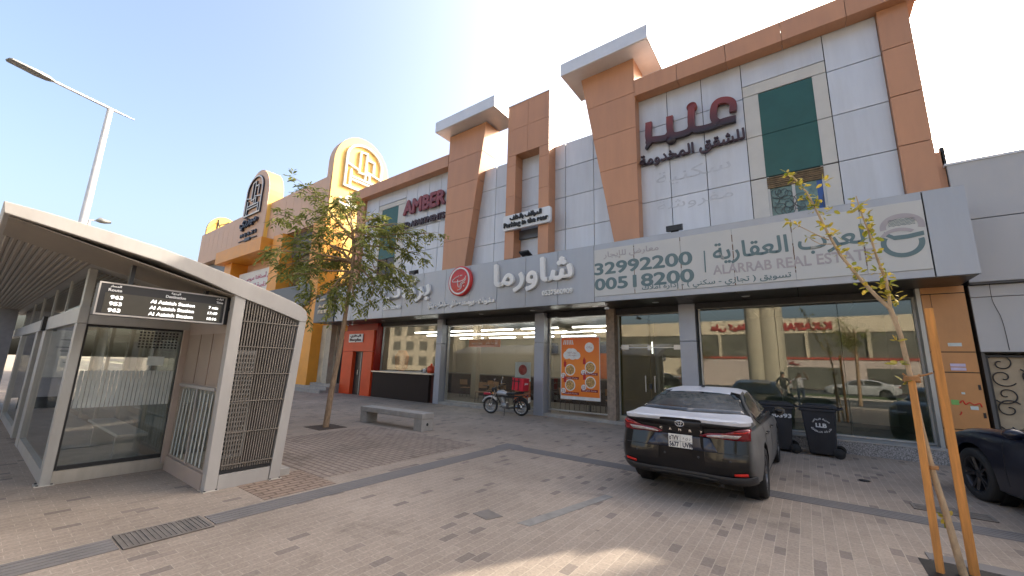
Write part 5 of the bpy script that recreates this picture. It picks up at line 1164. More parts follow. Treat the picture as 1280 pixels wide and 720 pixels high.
def sedan_trim(S, body, bvh, full=True):
    for sd_, sg in (('right', 1), ('left', -1)):
        fw_ = patch(bvh, [(.92, 1.0), (.42, 1.335), (-.16, 1.385), (-.16, .985)], sd_, 'side_window', CGLASS, S)
        patch(bvh, [(-.24, .99), (-.24, 1.385), (-.75, 1.355), (-1.1, 1.27), (-1.34, 1.12), (-1.2, 1.01)], sd_, 'side_window', CGLASS, S)
        tr_ = patch(bvh, [(.98, .965), (.98, .985), (-1.2, .995), (-1.4, 1.09), (-1.43, 1.08), (-1.22, .975)], sd_, 'window_trim', BLACK, S, off=.006)
        for yy in (-.2, .92):
            patch(bvh, [(yy-.004, .34), (yy+.004, .34), (yy+.006, .94), (yy-.002, .94)], sd_, 'door_gap', BLACK, body, off=.0015, thick=.002, step=.08)
        patch(bvh, [(-1.06, .42), (-1.05, .42), (-1.14, .66), (-1.2, .94), (-1.21, .94), (-1.15, .66)], sd_, 'door_gap', BLACK, body, off=.0015, thick=.002, step=.08)
        for yy in (-.1, -.98 if False else -1.02):
            hx = bvh.ray_cast(Vector((4*sg, yy, .83)), Vector((-sg, 0, 0)))[0]
            h = MB(); h.tube([(hx.x+sg*.005, yy-.1, .835), (hx.x+sg*.035, yy-.07, .838), (hx.x+sg*.035, yy+.07, .84), (hx.x+sg*.005, yy+.1, .838)], .013, 8); h.build('door_handle', body.data.materials[0], S, world=False)
        mx_ = MB(); mx_.ball((sg*1.0, .86, 1.02), .1, .085, .075, 14, 10); mx_.bar((sg*.86, .9, .97), (sg*.98, .88, .985), .05, .03); mi = mx_.build('mirror', body.data.materials[0], S, world=False)
        g = MB(); g.lathe((sg*1.0, .795, 1.02), (0, -1, 0), [(0, .004), (.075, .0)], 16); g.build('mirror_glass', CGLASS, mi, world=False)
        patch(bvh, [(-1.9, .16), (1.8, .16), (1.8, .25), (-1.0, .25)], sd_, 'side_skirt', TRIM, S, off=.006)
    patch(bvh, [(-.72, 1.135), (-.62, 1.30), (-.52, 1.36), (-.3, 1.378), (0, 1.385), (.3, 1.378), (.52, 1.36), (.62, 1.30), (.72, 1.135), (.4, 1.125), (0, 1.12), (-.4, 1.125)], 'rear', 'rear_window', CGLASS, S, off=.004)
    patch(bvh, [(-.66, 1.03), (-.5, 1.34), (0, 1.37), (.5, 1.34), (.66, 1.03)], 'front', 'windscreen', CGLASS, S, off=.004)
    # rear end
    if full:
        me = body.data; me.materials.append(FILM)
        for p in me.polygons:
            c = p.center
            if (c.z > 1.375 and -1.02 < c.y < .45) or (c.y < -1.72 and c.z > 1.03 and abs(c.x) < .83): p.material_index = 1
    patch(bvh, [(-.83, 1.03), (-.5, 1.04), (0, 1.05), (.5, 1.04), (.83, 1.03), (.8, 1.008), (.6, .985), (.3, .97), (0, .965), (-.3, .97), (-.6, .985), (-.8, 1.008)], 'rear', 'trunk_panel', BLACK, S, off=.004)
    for sg in (1, -1):
        P = [(sg*.82, 1.005), (sg*.82, .86), (sg*.7, .852), (sg*.5, .86), (sg*.3, .86), (sg*.25, .885), (sg*.36, .92), (sg*.55, .935), (sg*.72, 1.0)]
        tl = patch(bvh, P, 'rear', 'tail_lamp', TAILR, S, off=.012, thick=.02, step=.04)
        patch(bvh, [(sg*.73, .92), (sg*.68, .875), (sg*.5, .872), (sg*.32, .868), (sg*.3, .88), (sg*.4, .9), (sg*.55, .915)], 'rear', 'clear_lens', TAILC, tl, off=.024, thick=.006, step=.04)
        patch(bvh, [(sg*.83, .98), (sg*.78, .955), (sg*.62, .95), (sg*.62, .957), (sg*.77, .965)], 'rear', 'red_line', REFL, tl, off=.025, thick=.004, step=.03)
        patch(bvh, [(sg*.78, .475), (sg*.63, .455), (sg*.63, .425), (sg*.78, .44)], 'rear', 'reflector', REFL, S, off=.01, thick=.008)
        patch(bvh, [(sg*.52, .70), (sg*.3, .70), (sg*.3, .85), (sg*.38, .85)], 'rear', 'plate_recess_side', TRIM, S, off=.003, thick=.003) if False else None
    patch(bvh, [(-.36, .855), (.36, .855), (.46, .685), (-.46, .685)], 'rear', 'plate_recess', pm('recess_blueblack', (.012, .016, .03), .3, coat=.4), S, off=.004, step=.05)
    patch(bvh, [(-.8, .69), (.8, .69), (.8, .683), (-.8, .683)], 'rear', 'bumper_gap', BLACK, body, off=.002, thick=.003)
    patch(bvh, [(-.86, .43), (-.6, .40), (.6, .40), (.86, .43), (.86, .32), (.6, .30), (-.6, .30), (-.86, .32)], 'rear', 'lower_bumper', TRIM, S, off=.01, thick=.012)
    patch(bvh, [(-.45, .355), (.45, .355), (.4, .315), (-.4, .315)], 'rear', 'diffuser', BLACK, S, off=.02, thick=.012)
    for x in (-.6, -.22, .22, .6):
        hy = bvh.ray_cast(Vector((x, -6, .6)), Vector((0, 1, 0)))[0]; mb = MB(); mb.lathe((x, hy.y-.003, .6), (0, -1, 0), [(0, .003), (.014, .002), (.016, 0)], 12); mb.build('parking_sensor', TRIM, S, world=False)
    yb = bvh.ray_cast(Vector((0, -6, .78)), Vector((0, 1, 0)))[0].y
    pl_ = mbx((-.155, .155, yb-.03, yb-.015, .69, .865)); po = pl_.build('number_plate', PLATE, S, world=False, bevel=.003)
    mb = MB(); Y0, Y1 = yb-.03, yb-.033
    mb.text('5677', -.145, -.02, .70, .765, Y0, Y1, bold=.035); mb.text('UVR', .03, .145, .70, .765, Y0, Y1, bold=.035); mb.text('٥٦٧٧', -.145, -.02, .785, .85, Y0, Y1, bold=.03); mb.text('ر ى د', .03, .13, .795, .835, Y0, Y1)
    mb.box(.0, .003, Y1, Y0, .695, .86); mb.box(-.15, .15, Y1, Y0, .774, .777); mb.build('plate_characters', NAVYL, po, world=False)
    ye = bvh.ray_cast(Vector((0, -6, 1.01)), Vector((0, 1, 0)))[0].y-.012
    mb = MB()
    def ell(cx, cz, rx, rz, t=.006): mb.tube([(cx+rx*math.cos(2*PI*k/28), ye, cz+rz*math.sin(2*PI*k/28)) for k in range(29)], t, 6, cap=False)
    ell(0, 1.01, .058, .038, .005); ell(0, 1.01, .018, .034, .004); ell(0, 1.024, .038, .017, .004); mb.build('emblem', CHROME, S, world=False)
    mb = MB()
    for k, ch in enumerate('CAMRY'):
        x = -.27+k*.135; yy = bvh.ray_cast(Vector((x, -6, .925)), Vector((0, 1, 0)))[0].y; mb.text(ch, x-.018, x+.018, .91, .94, yy-.001, yy-.01, bold=.03)
    mb.build('trunk_letters', CHROME, S, world=False)
    # nose
    patch(bvh, [(-.6, .5), (.6, .5), (.7, .3), (-.7, .3)], 'front', 'grille', BLACK, S, off=.006)
    for sg in (1, -1): patch(bvh, [(sg*.45, .66), (sg*.75, .7), (sg*.72, .6), (sg*.45, .6)], 'front', 'headlight', TAILC, S, off=.008)
    fn = MB(); fn.prism([(-.72, 1.45), (-.62, 1.455), (-.78, 1.50), (-.82, 1.49)], -.02, .02, 'x'); fn.build('aerial', BLACK, S, world=False)
    ex_ = MB(); ex_.tube([(.45, -2.2, .25), (.45, -1.9, .25)], .025, 12); ex_.build('exhaust', DARKM, S, world=False)
sedan_trim(S, body, bvh)
SED = S
# ---- dark coupe at the right edge
COUPE = dict(ys=ys,
    w=[(-2.44, .30), (-2.437, .5), (-2.42, .7), (-2.32, .87), (-2.05, .93), (-1.6, .945), (0, .92), (1.4, .945), (1.9, .93), (2.15, .88), (2.31, .76), (2.4, .55), (2.43, .3)],
    zb=[(-2.44, .34), (-1.8, .2), (0, .17), (1.8, .18), (2.43, .22)],
    zs=[(-2.44, .98), (-1.6, 1.0), (-.6, .96), (.4, .95), (1, .96), (1.5, .955), (2, .86), (2.3, .74), (2.43, .66)],
    zr=[(-2.44, 1.06), (-2.2, 1.1), (-1.8, 1.15), (-1.2, 1.3), (-.6, 1.4), (-.2, 1.41), (.2, 1.36), (.6, 1.2), (.9, 1.07), (1.3, 1.03), (1.7, 1.0), (2.0, .93), (2.3, .81), (2.43, .72)],
    wr=SEDAN['wr'], ws=[(-2.44, .98), (0, .95), (1.5, .97), (2.43, .97)], rp=SEDAN['rp'], fp=[(0, .08), (.3, .0), (.5, .0), (.7, .03), (1, .15)])
S, body, bvh = car('parked_car', 'dark navy car with black alloy wheels parked before the iron gate', CARNAVY, (3.16, 7.87, 0), R(15), COUPE, [(.83, -1.45), (-.83, -1.45), (.83, 1.5), (-.83, 1.5)], wr=.36, alloy=pm('alloy_black', (.05, .05, .055), .3, .7))
for sd_, sg in (('right', 1), ('left', -1)):
    patch(bvh, [(.7, 1.0), (.25, 1.27), (-.5, 1.33), (-.6, 1.0)], sd_, 'side_window', CGLASS, S); patch(bvh, [(-.68, 1.0), (-.6, 1.32), (-1.1, 1.24), (-1.4, 1.05)], sd_, 'side_window', CGLASS, S)
    mx_ = MB(); mx_.ball((sg*1.02, .45, 1.05), .11, .08, .07, 14, 10); mx_.bar((sg*.88, .5, 1.0), (sg*.98, .47, 1.02), .05, .03); mx_.build('mirror', CARNAVY, S, world=False)
    patch(bvh, [(.86, .34), (.868, .34), (.88, .93), (.872, .93)], sd_, 'door_gap', BLACK, body, off=.0015, thick=.002, step=.08)
    patch(bvh, [(1.98, .5), (2.3, .52), (2.25, .44), (1.98, .44)], sd_, 'front_vent', BLACK, S)
    patch(bvh, [(-.9, .16), (1.0, .16), (1.0, .24), (-.9, .24)], sd_, 'side_skirt', TRIM, S)
    patch(bvh, [(sg*.5, .78), (sg*.8, .8), (sg*.78, .7), (sg*.52, .7)], 'front', 'headlight', TAILC, S, off=.008)
patch(bvh, [(-.66, 1.04), (-.5, 1.3), (0, 1.34), (.5, 1.3), (.66, 1.04)], 'front', 'windscreen', CGLASS, S)
patch(bvh, [(-.6, .7), (.6, .7), (.5, .45), (-.5, .45)], 'front', 'grille', BLACK, S)
# ---- cars across the road, seen only as reflections
def recolour(o, frm, to):
    for x in [o]+list(o.children_recursive):
        if x.type == 'MESH':
            for i, sl_ in enumerate(x.material_slots):
                if sl_.material == frm: sl_.link = 'OBJECT'; sl_.material = to
bpy.context.view_layer.update()
for k, (x, y, rz, pt, lab) in enumerate(((3.5, -19, 92, CARSILV, 'grey sedan parked along the far side of the road'), (-3.6, -21.5, 88, CARSILV, 'silver sedan parked before the shop across the road'), (9.5, -21.5, 90, CARSILV, 'silver sedan farther along before the shop across the road'), (-13, -19.5, 90, CARBLACK, 'black sedan parked along the far side of the road'), (-26, -6.0, 90, CARWHITE, 'white sedan stopped at the kerb beyond the shelter'), (-34, -6.2, 90, CARSILV, 'silver sedan stopped at the kerb beyond the shelter'))):
    c = dup(SED); c.location = (x, y, -.13); c.rotation_euler = (0, 0, R(rz)); c['label'] = lab; c['group'] = 'cars parked along the far road'
    if pt != CARBLACK: recolour(c, CARBLACK, pt)
# ================================================================== WHEELED BINS
BINM = pm('bin_plastic', (.011, .012, .017), .55, 0, .3, 6, dirt=.35, dirtcol=(.035, .034, .033), stretch=(1, 1, .4))
def bin_(loc, rz, label, marks):
    S = thing('wheeled_bin', label, 'bin', loc, rz, 'wheeled bins by the granite kerb'); LOC[S.name] = Vector()
    mb = MB()
    lo = [(-.25, -.22), (.2, -.22), (.2, .22), (-.25, .22)]; hi = [(-.33, -.285), (.26, -.285), (.26, .285), (-.33, .285)]
    mb.add([(x, y, .04) for x, y in lo]+[(x, y, .95) for x, y in hi], [(0, 3, 2, 1), (4, 5, 6, 7)]+[(i, (i+1) % 4, (i+1) % 4+4, i+4) for i in range(4)], False)
    mb.build('body', BINM, S, world=False, bevel=.025)
    mbx((-.36, .28, -.305, .305, .93, .985)).build('rim', BINM, S, world=False, bevel=.012)
    l = MB(); l.prism([(-.38, .99), (.3, .99), (.3, 1.03), (.2, 1.07), (-.3, 1.055), (-.38, 1.02)], -.31, .31, 'y'); lid = l.build('lid', BINM, S, world=False, bevel=.015)
    mbx((-.25, .15, -.2, -.05, 1.06, 1.075), (-.25, .15, .05, .2, 1.06, 1.075)).build('lid_rib', BINM, lid, world=False, bevel=.006)
    h = MB(); h.tube([(.28, -.25, .98), (.38, -.25, 1.0), (.38, .25, 1.0), (.28, .25, .98)], .016, 8); h.build('handle', BINM, S, world=False)
    for y in (-.27, .27):
        w_ = MB(); w_.lathe((.26, y, .1), (0, 1 if y > 0 else -1, 0), [(0, .03), (.05, .03), (.06, .02), (.098, .025), (.1, .015), (.1, -.025), (.06, -.025)], 24); w_.build('wheel', TYRE, S, world=False)
    ax = MB(); ax.tube([(.26, -.26, .1), (.26, .26, .1)], .012, 8); ax.build('axle', DARKM, S, world=False)
    mb = MB(); mb.text('x', 0, 1, 0, 1, 0, 1) if False else None
    def fy(z): return -.22-(z-.04)/.91*.065
    marks(mb, fy); mb.build('stencil', pm('stencil_white', (.55, .55, .55), .8, var=.3, scale=30), S, world=False)
def tilted(mb, t, x0, x1, z0, z1, fy, bold=.03):
    vs, fs = text_geo(t, bold); mb.add([(x0+(x1-x0)*a, fy(z0+(z1-z0)*b)-.004-.004*c, z0+(z1-z0)*b) for a, b, c in vs], fs, False)
def m1(mb, fy): tilted(mb, '30393', -.16, .24, .74, .83, fy, .035)
def m2(mb, fy):
    tilted(mb, 'LLB', -.09, .1, .6, .69, fy, .05)
    for t, cx, cz, r, a0, a1, up_ in (('مدينة الرياض', 0, .64, .17, 150, 30, 1), ('شركة النظافة', 0, .64, .17, 200, 340, -1)):
        vs, fs = text_geo(t, .02); P = []
        for a, b, c in vs:
            ang = R(a0+(a1-a0)*a); rr = r+(b-.5)*.06*up_; x = cx+rr*1.05*math.cos(ang); z = cz+rr*.8*math.sin(ang); P.append((x, fy(z)-.004-.004*c, z))
        mb.add(P, fs, False)
bin_((.17, 11.4, 0), R(-5), 'dark wheeled bin with a round white stencil in front of the big window', m2)
bin_((-.62, 11.42, 0), R(5), 'dark wheeled bin with a white five digit number beside the car nose', m1)
# ================================================================== MOTORCYCLE (local x forward)
MC = thing('motorcycle', 'small delivery motorcycle leaning on its stand before the restaurant glass', 'motorcycle', (-8.72, 11.7, 0), R(180+13)); LOC[MC.name] = Vector()
MC.rotation_euler = (R(-5), 0, R(193))
fa, ra, wr = Vector((.6, 0, .29)), Vector((-.58, 0, .29)), .285
for c0, nm in ((fa, 1), (ra, 0)):
    mb = MB(); mb.torus(c0, (0, 1, 0), wr-.035, .038, 40, 10); ty = mb.build('wheel', TYRE, MC, world=False)
    mb = MB(); mb.torus(c0, (0, 1, 0), wr-.072, .014, 36, 6); mb.lathe(c0-Vector((0, .06, 0)), (0, 1, 0), [(0, 0), (.04, 0), (.065, .03), (.065, .09), (.04, .12), (0, .12)], 16)
    for k in range(18): a = 2*PI*k/18; mb.tube([c0+Vector((.04*math.cos(a), .02*(-1)**k, .04*math.sin(a))), c0+Vector(((wr-.075)*math.cos(a+.3*(-1)**k), 0, (wr-.075)*math.sin(a+.3*(-1)**k)))], .0035, 4)
    mb.build('rim', CHROME, ty, world=False)
mb = MB()
for y in (-.085, .085): mb.tube([(.6, y, .29), (.42, y, .74), (.38, y, .86)], [.02, .018, .016], 8)
mb.build('fork', CHROME, MC, world=False)
mb = MB()
mb.tube([(.36, 0, .8), (.3, 0, .55), (.12, 0, .24), (-.15, 0, .22)], .022, 8)
for y in (-.09, .09): mb.tube([(.33, y*.3, .72), (0, y, .62), (-.5, y, .66), (-.7, y, .68)], .016, 8); mb.tube([(-.15, y, .25), (-.58, y, .29)], .022, 8); mb.tube([(-.48, y*1.2, .62), (-.56, y*1.2, .3)], .028, 8)
mb.build('frame', BLACK, MC, world=False)
def hull(mb, secs, n=14):
    vs = []
    for (x, z, ry, rz) in secs: vs += [(x, ry*math.cos(2*PI*k/n), z+rz*math.sin(2*PI*k/n)) for k in range(n)]
    fs = [(i*n+j, i*n+(j+1) % n, (i+1)*n+(j+1) % n, (i+1)*n+j) for i in range(len(secs)-1) for j in range(n)]+[tuple(range(n)), tuple(range((len(secs)-1)*n, len(secs)*n))]
    mb.add(vs, fs, True)
mb = MB(); hull(mb, [(.34, .74, .05, .04), (.28, .75, .11, .09), (.12, .76, .13, .1), (-.02, .73, .1, .08), (-.08, .71, .06, .05)]); mb.build('tank', pm('tank_silver', (.45, .45, .46), .25, .4), MC, world=False)
mb = MB(); hull(mb, [(-.02, .73, .07, .04), (-.2, .745, .12, .045), (-.5, .77, .13, .045), (-.68, .79, .09, .035)]); mb.build('seat', pm('seat_black', (.02, .02, .02), .6), MC, world=False)
mb = MB(); mb.box(-.08, .16, -.1, .1, .27, .42); mb.tube([(.08, 0, .4), (.16, 0, .6)], .075, 12); 
for k in range(5): mb.tube([(.085+.016*k, 0, .43+.036*k), (.09+.016*k, 0, .44+.036*k)], .095, 14)
mb.lathe((.02, -.15, .33), (0, 1, 0), [(0, 0), (.09, .0), (.1, .03), (.1, .27), (.09, .3), (0, .3)], 16); mb.build('engine', pm('engine_alloy', (.3, .3, .3), .4, .6), MC, world=False)
mb = MB(); mb.tube([(.2, -.07, .52), (.28, -.09, .42), (.2, -.12, .26), (-.1, -.13, .24), (-.25, -.14, .26)], .02, 8); mb.tube([(-.25, -.14, .26), (-.4, -.15, .29), (-.78, -.16, .36)], [.022, .045, .045], 12); mb.build('exhaust', CHROME, MC, world=False)
def fender(c0, a0, a1, r, w, mat, nm):
    mb = MB(); vs = []
    for k in range(15):
        a = R(a0+(a1-a0)*k/14)
        for y, dr in ((-w, -.02), (-w*.6, .008), (w*.6, .008), (w, -.02), (w*.95, -.03), (-w*.95, -.03)): vs.append((c0.x+(r+dr)*math.cos(a), y, c0.z+(r+dr)*math.sin(a)))
    fs = [(i*6+j, i*6+(j+1) % 6, (i+1)*6+(j+1) % 6, (i+1)*6+j) for i in range(14) for j in range(6)]+[tuple(range(6)), tuple(range(84, 90))]
    mb.add(vs, fs, True); return mb.build(nm, mat, MC, world=False)
fender(fa, 20, 140, .33, .065, pm('fender_white', (.55, .53, .52), .35), 'front_fender'); fender(ra, 25, 190, .34, .075, BLACK, 'rear_fender')
mb = MB(); mb.box(.6, .86, -.05, .05, .66, .74); mb.build('red_nose_panel', pm('bike_red', (.4, .02, .04), .35), MC, world=False, bevel=.02)
mb = MB(); mb.lathe((.4, 0, .84), (1, 0, .0), [(0, -.02), (.07, -.02), (.09, .06), (.085, .12), (0, .13)], 18); mb.build('headlight', BLACK, MC, world=False)
mb = MB(); mb.tube([(.2, -.36, 1.0), (.3, -.2, .99), (.36, -.08, .9), (.36, .08, .9), (.3, .2, .99), (.2, .36, 1.0)], .013, 8)
for y in (-.36, .36): mb.tube([(.24, y*.8, .995), (.17, y*1.1, 1.0)], .02, 8)
mb.build('handlebar', BLACK, MC, world=False)
for y in (-.26, .26):
    mb = MB(); mb.tube([(.28, y, 1.0), (.3, y*1.15, 1.12), (.27, y*1.25, 1.2)], .006, 6); mb.ball((.26, y*1.28, 1.24), .015, .06, .04, 12, 8); mb.build('mirror', CHROME, MC, world=False)
for y in (-.1, .1): 
    mb = MB(); mb.ball((.42, y*1.8, .76), .03, .03, .03, 10, 8); mb.build('indicator', pm('amber_lens', (.6, .2, .02), .3), MC, world=False)
mb = MB(); mb.box(-.83, -.78, -.08, .08, .66, .72); mb.build('tail_light', TAILR, MC, world=False, bevel=.01)
mbx((-.9, -.885, -.1, .1, .47, .64)).build('number_plate', PLATE, MC, world=False)
mb = MB(); mb.tube([(0, .1, .25), (-.05, .26, .02)], .011, 6); mb.tube([(-.05, .26, .02), (-.0, .3, .015)], .011, 6); mb.build('side_stand', BLACK, MC, world=False)
mb = MB(); mb.tube([(.1, -.22, .3), (.1, .22, .3)], .012, 6); mb.build('footrest', BLACK, MC, world=False)
mb = MB(); mb.tube([(-.45, -.12, .8), (-.85, -.14, .82), (-.85, .14, .82), (-.45, .12, .8)], .01, 6); mb.build('rack', DARKM, MC, world=False)
DBX = thing('delivery_box', 'bright red delivery box with white script strapped on the motorcycle', 'box', (-8.18, 11.78, .86), R(193-90+12)); LOC[DBX.name] = Vector()
DBX.rotation_euler = (R(0), R(-4), R(185))
REDB = pm('box_red', (.55, .012, .03), .6, 0, .08, 4)
mbx((-.22, .23, -.21, .21, 0, .4)).build('case', REDB, DBX, world=False, bevel=.02)
mbx((-.23, .24, -.22, .22, .39, .43)).build('lid', REDB, DBX, world=False, bevel=.015)
mb = MB()
for x in (-.05, .12): mb.box(x, x+.03, .213, .222, .02, .41)
mb.box(-.1, .22, .213, .224, .3, .33); mb.box(-.1, .22, -.18, .23, .43, .44)
mb.build('strap', BLACK, DBX, world=False)
mb = MB(); vs, fs = text_geo('jahez', .03); mb.add([(-.225-.004*c, .12-.24*a, .2+.09*b) for a, b, c in vs], fs, False); mb.build('lettering', LETW, DBX, world=False)
# ================================================================== RESTAURANT FURNITURE
CH = None
def chair():
    S = thing('cafe_chair', 'wooden seat metal cafe chair inside the restaurant window', 'chair', (0, 0, .09), 0, 'cafe chairs in the restaurant'); LOC[S.name] = Vector()
    mbx((-.2, .2, -.2, .2, .43, .46)).build('seat', pm('chair_wood', (.3, .15, .06), .5), S, world=False, bevel=.01)
    mb = MB(); mb.prism([(.19, .6), (.22, .6), (.26, .85), (.23, .85)], -.2, .2, 'x'); mb.build('backrest', pm('chair_wood', (.3, .15, .06), .5), S, world=False)
    for x in (-.18, .18):
        for y in (-.18, .18): mb = MB(); mb.tube([(x*1.1, y*1.1, 0), (x, y, .43)]+([(x, .24, .85)] if y > 0 else []), .012, 6); mb.build('leg', DARKM, S, world=False)
    return S
c0 = chair()
spots = [(-15.2, 14.2, 40), (-14.2, 15.5, 200), (-12.4, 15.6, 90), (-11.6, 13.7, 20), (-10.6, 13.5, 190), (-10.7, 14.4, 160), (-11.8, 14.7, 0), (-7.3, 13.6, 90), (-6.3, 13.7, 0), (-5.9, 14.4, 30), (-7.0, 14.6, 180)]
labs = ['cafe chair deep inside behind the counter glass', 'cafe chair deep inside left of the pale inner column', 'cafe chair deep inside right of the pale inner column', 'cafe chair nearest the entrance glass, left of the round banner', 'cafe chair right beside the motorcycle front wheel, inside the glass', 'cafe chair behind the front table by the entrance', 'cafe chair deep on the left of the entrance', 'cafe chair under the left edge of the menu poster', 'cafe chair under the middle of the menu poster', 'cafe chair under the right edge of the menu poster', 'cafe chair deep behind the menu poster']
for i, (x, y, a) in enumerate(spots):
    c = c0 if i == 0 else dup(c0); c.location = (x, y, .09); c.rotation_euler = (0, 0, R(a)); c['label'] = labs[i]
def table(x, y, label):
    S = thing('cafe_table', label, 'table', (x, y, .09), 0, 'cafe tables in the restaurant'); LOC[S.name] = Vector()
    mbx((-.35, .35, -.35, .35, .71, .74)).build('tabletop', pm('table_dark', (.05, .035, .03), .4), S, world=False, bevel=.005)
    mb = MB(); mb.tube([(0, 0, .02), (0, 0, .71)], .035, 10); mb.lathe((0, 0, 0), (0, 0, 1), [(0, .02), (.22, .02), (.24, 0)], 20); mb.build('pedestal', DARKM, S, world=False)
table(-11.1, 14.0, 'small dark cafe table behind the entrance glass'); table(-6.6, 14.1, 'small dark cafe table behind the menu poster')
mb = MB(); mb.lathe((-13.75, 12.7, 1.26), (0, 0, 1), [(0, 0), (.16, 0), (.2, .12), (.17, .28), (.06, .34), (.05, .42), (0, .43)], 18); tag(mb.build('red_jar', pm('jar_red', (.6, .06, .015), .3)), 'round red jar standing on the counter by the first column', 'jar')
mb = MB(); mb.lathe((-14.1, 12.6, 1.26), (0, 0, 1), [(0, 0), (.06, 0), (.06, .16), (.03, .2), (0, .2)], 14); tag(mb.build('white_canister', WHITE), 'small white canister on the counter beside the red jar', 'canister')
mb = MB(); mb.lathe((-16.5, 13.2, .1), (0, 0, 1), [(0, 0), (.25, 0), (.25, 1.0), (.12, 1.2), (.3, 1.3), (.35, 1.9), (.2, 2.2), (0, 2.2)], 18); tag(mb.build('shawarma_spit', pm('meat_brown', (.45, .17, .05), .6, var=.4, scale=15)), 'tall brown meat spit behind the counter glass', 'meat spit')
# ================================================================== ACROSS THE ROAD (reflected in the windows)
struct('median', mbx((-120, 120, -18, -13.8, -.5, 0)), CONC)
struct('grass', mbx((-120, 120, -17.7, -14.1, -.3, .02)), GRASSM, kind='stuff')
struct('road', mbx((-200, 200, -33, -18.2, -.4, -.125)), ASPH)
OB = thing('commercial_building', 'long low shop building with red lettering across the road behind the viewer', 'building', (0, -36.5, 0))
mbx((-60, 60, -55, -37, -.2, 6.6), (-60, 60, -50, -36.6, 6.6, 8.5)).build('wall', CREAM, OB)
mbx((-60, 60, -36.9, -36.7, 3.6, 6.55)).build('dark_glazing', pm('glazing_grey', (.1, .1, .085), .3, var=.3, scale=.6), OB)
mbx((-14, 14, -37, -34.5, -.2, 3.5)).build('front_block', pm('block_pink', (.42, .35, .31), .7), OB); mbx((-14, 14, -34.5, -34.4, 3.3, 3.55)).build('red_band', pm('band_red', (.35, .05, .03), .6), OB)
mbx((-3.5, 3.2, -34.5, -34.42, -.1, 2.4), (5.5, 9, -34.5, -34.42, -.1, 2.4)).build('shop_window', pm('glazing_grey', (.1, .1, .085), .3, var=.3, scale=.6), OB)
for x in (-9.5, -3.2, .2, 6, 12): mbx((x, x+.35, -36.7, -36.3, 3.55, 6.6)).build('column', CONC2, OB)
mb = MB(); mb.text('K.KAIFAK', -2.4, 3.0, 6.95, 7.95, -36.6, -36.45, '+y', bold=.06); mb.text('على كيفك', -10.4, -5.3, 6.95, 8.05, -36.6, -36.45, '+y', bold=.06); mb.text('على', -1.6, -.6, 2.6, 3.1, -34.42, -34.35, '+y', bold=.05); mb.build('lettering', REDSIGN, OB)
OB2 = thing('commercial_building', 'taller plain cream building farther along the road behind the viewer', 'building', (-50, -38, 0))
mbx((-120, -61, -60, -36, -.2, 11)).build('wall', CREAM, OB2)
mb = MB()
for i in range(12):
    for z in (1, 4.4, 7.8): mb.box(-118+i*4.7, -115.4+i*4.7, -36, -35.95, z, z+2)
mb.build('window', pm('glazing_grey', (.1, .1, .085), .3, var=.3, scale=.6), OB2)
VP_ = thing('viaduct', 'elevated concrete viaduct on twin round piers behind the viewer', 'viaduct', (-2, -7.5, 0))
for cx in (-2.15, -32, 28):
    mb = MB(); mb.lathe((cx-.5, -7.6, -.2), (0, 0, 1), [(.62, 0), (.62, 17.2)], 28); mb.lathe((cx+.4, -7.6, -.2), (0, 0, 1), [(.75, 0), (.75, 17.2)], 28); mb.build('pier', CONC2, VP_)
mb = MB(); mb.prism([(-10.5, 18.2), (-9.5, 17.6), (-8.6, 17), (-6.6, 17), (-5.7, 17.6), (-4.7, 18.2), (-4.7, 18.7), (-10.5, 18.7)], -120, 120, 'x'); mb.build('deck', CONC2, VP_)
def bg_tree(x, y, h, r, seed, label, z0=0.):
    q = random.Random(seed); S = thing('street_tree', label, 'tree', (x, y, 0), group='street trees behind the viewer')
    wood = MB(); lf = MB(); wood.tube([(x, y, -.1), (x+.1, y, h*.5), (x+.15, y, h*.75)], [.1, .07, .05], 8)
    for k in range(16):
        a = q.uniform(0, 6.28); rr = r*q.uniform(.3, 1); E = Vector((x+rr*math.cos(a), y+rr*math.sin(a), h*q.uniform(.55, 1))); st = Vector((x+.1, y, h*q.uniform(.45, .7)))
        wood.tube([st, st.lerp(E, .5)+Vector((0, 0, .15)), E], [.03, .02, .006], 5)
        for z in range(22): p = st.lerp(E, q.uniform(.35, 1.05))+Vector((q.uniform(-.3, .3), q.uniform(-.3, .3), q.uniform(-.3, .3))); spray(lf, p, Vector((q.uniform(-1, 1), q.uniform(-1, 1), .1)), q, .25, 7, .1, .04)
    wood.build('trunk', BARK, S); lf.build('crown', LEAF, S, recalc=False)
bg_tree(2.4, -6.3, 5.9, 1.6, 3, 'street tree on the kerb behind the viewer, nearest the shop window')
bg_tree(-8, -15.9, 5.2, 1.5, 5, 'street tree on the grass median, left of the viaduct pier'); bg_tree(9, -15.9, 5.6, 1.5, 6, 'street tree on the grass median, right of the viaduct pier'); bg_tree(-20, -15.9, 5.2, 1.6, 9, 'street tree on the grass median far beyond the shelter')
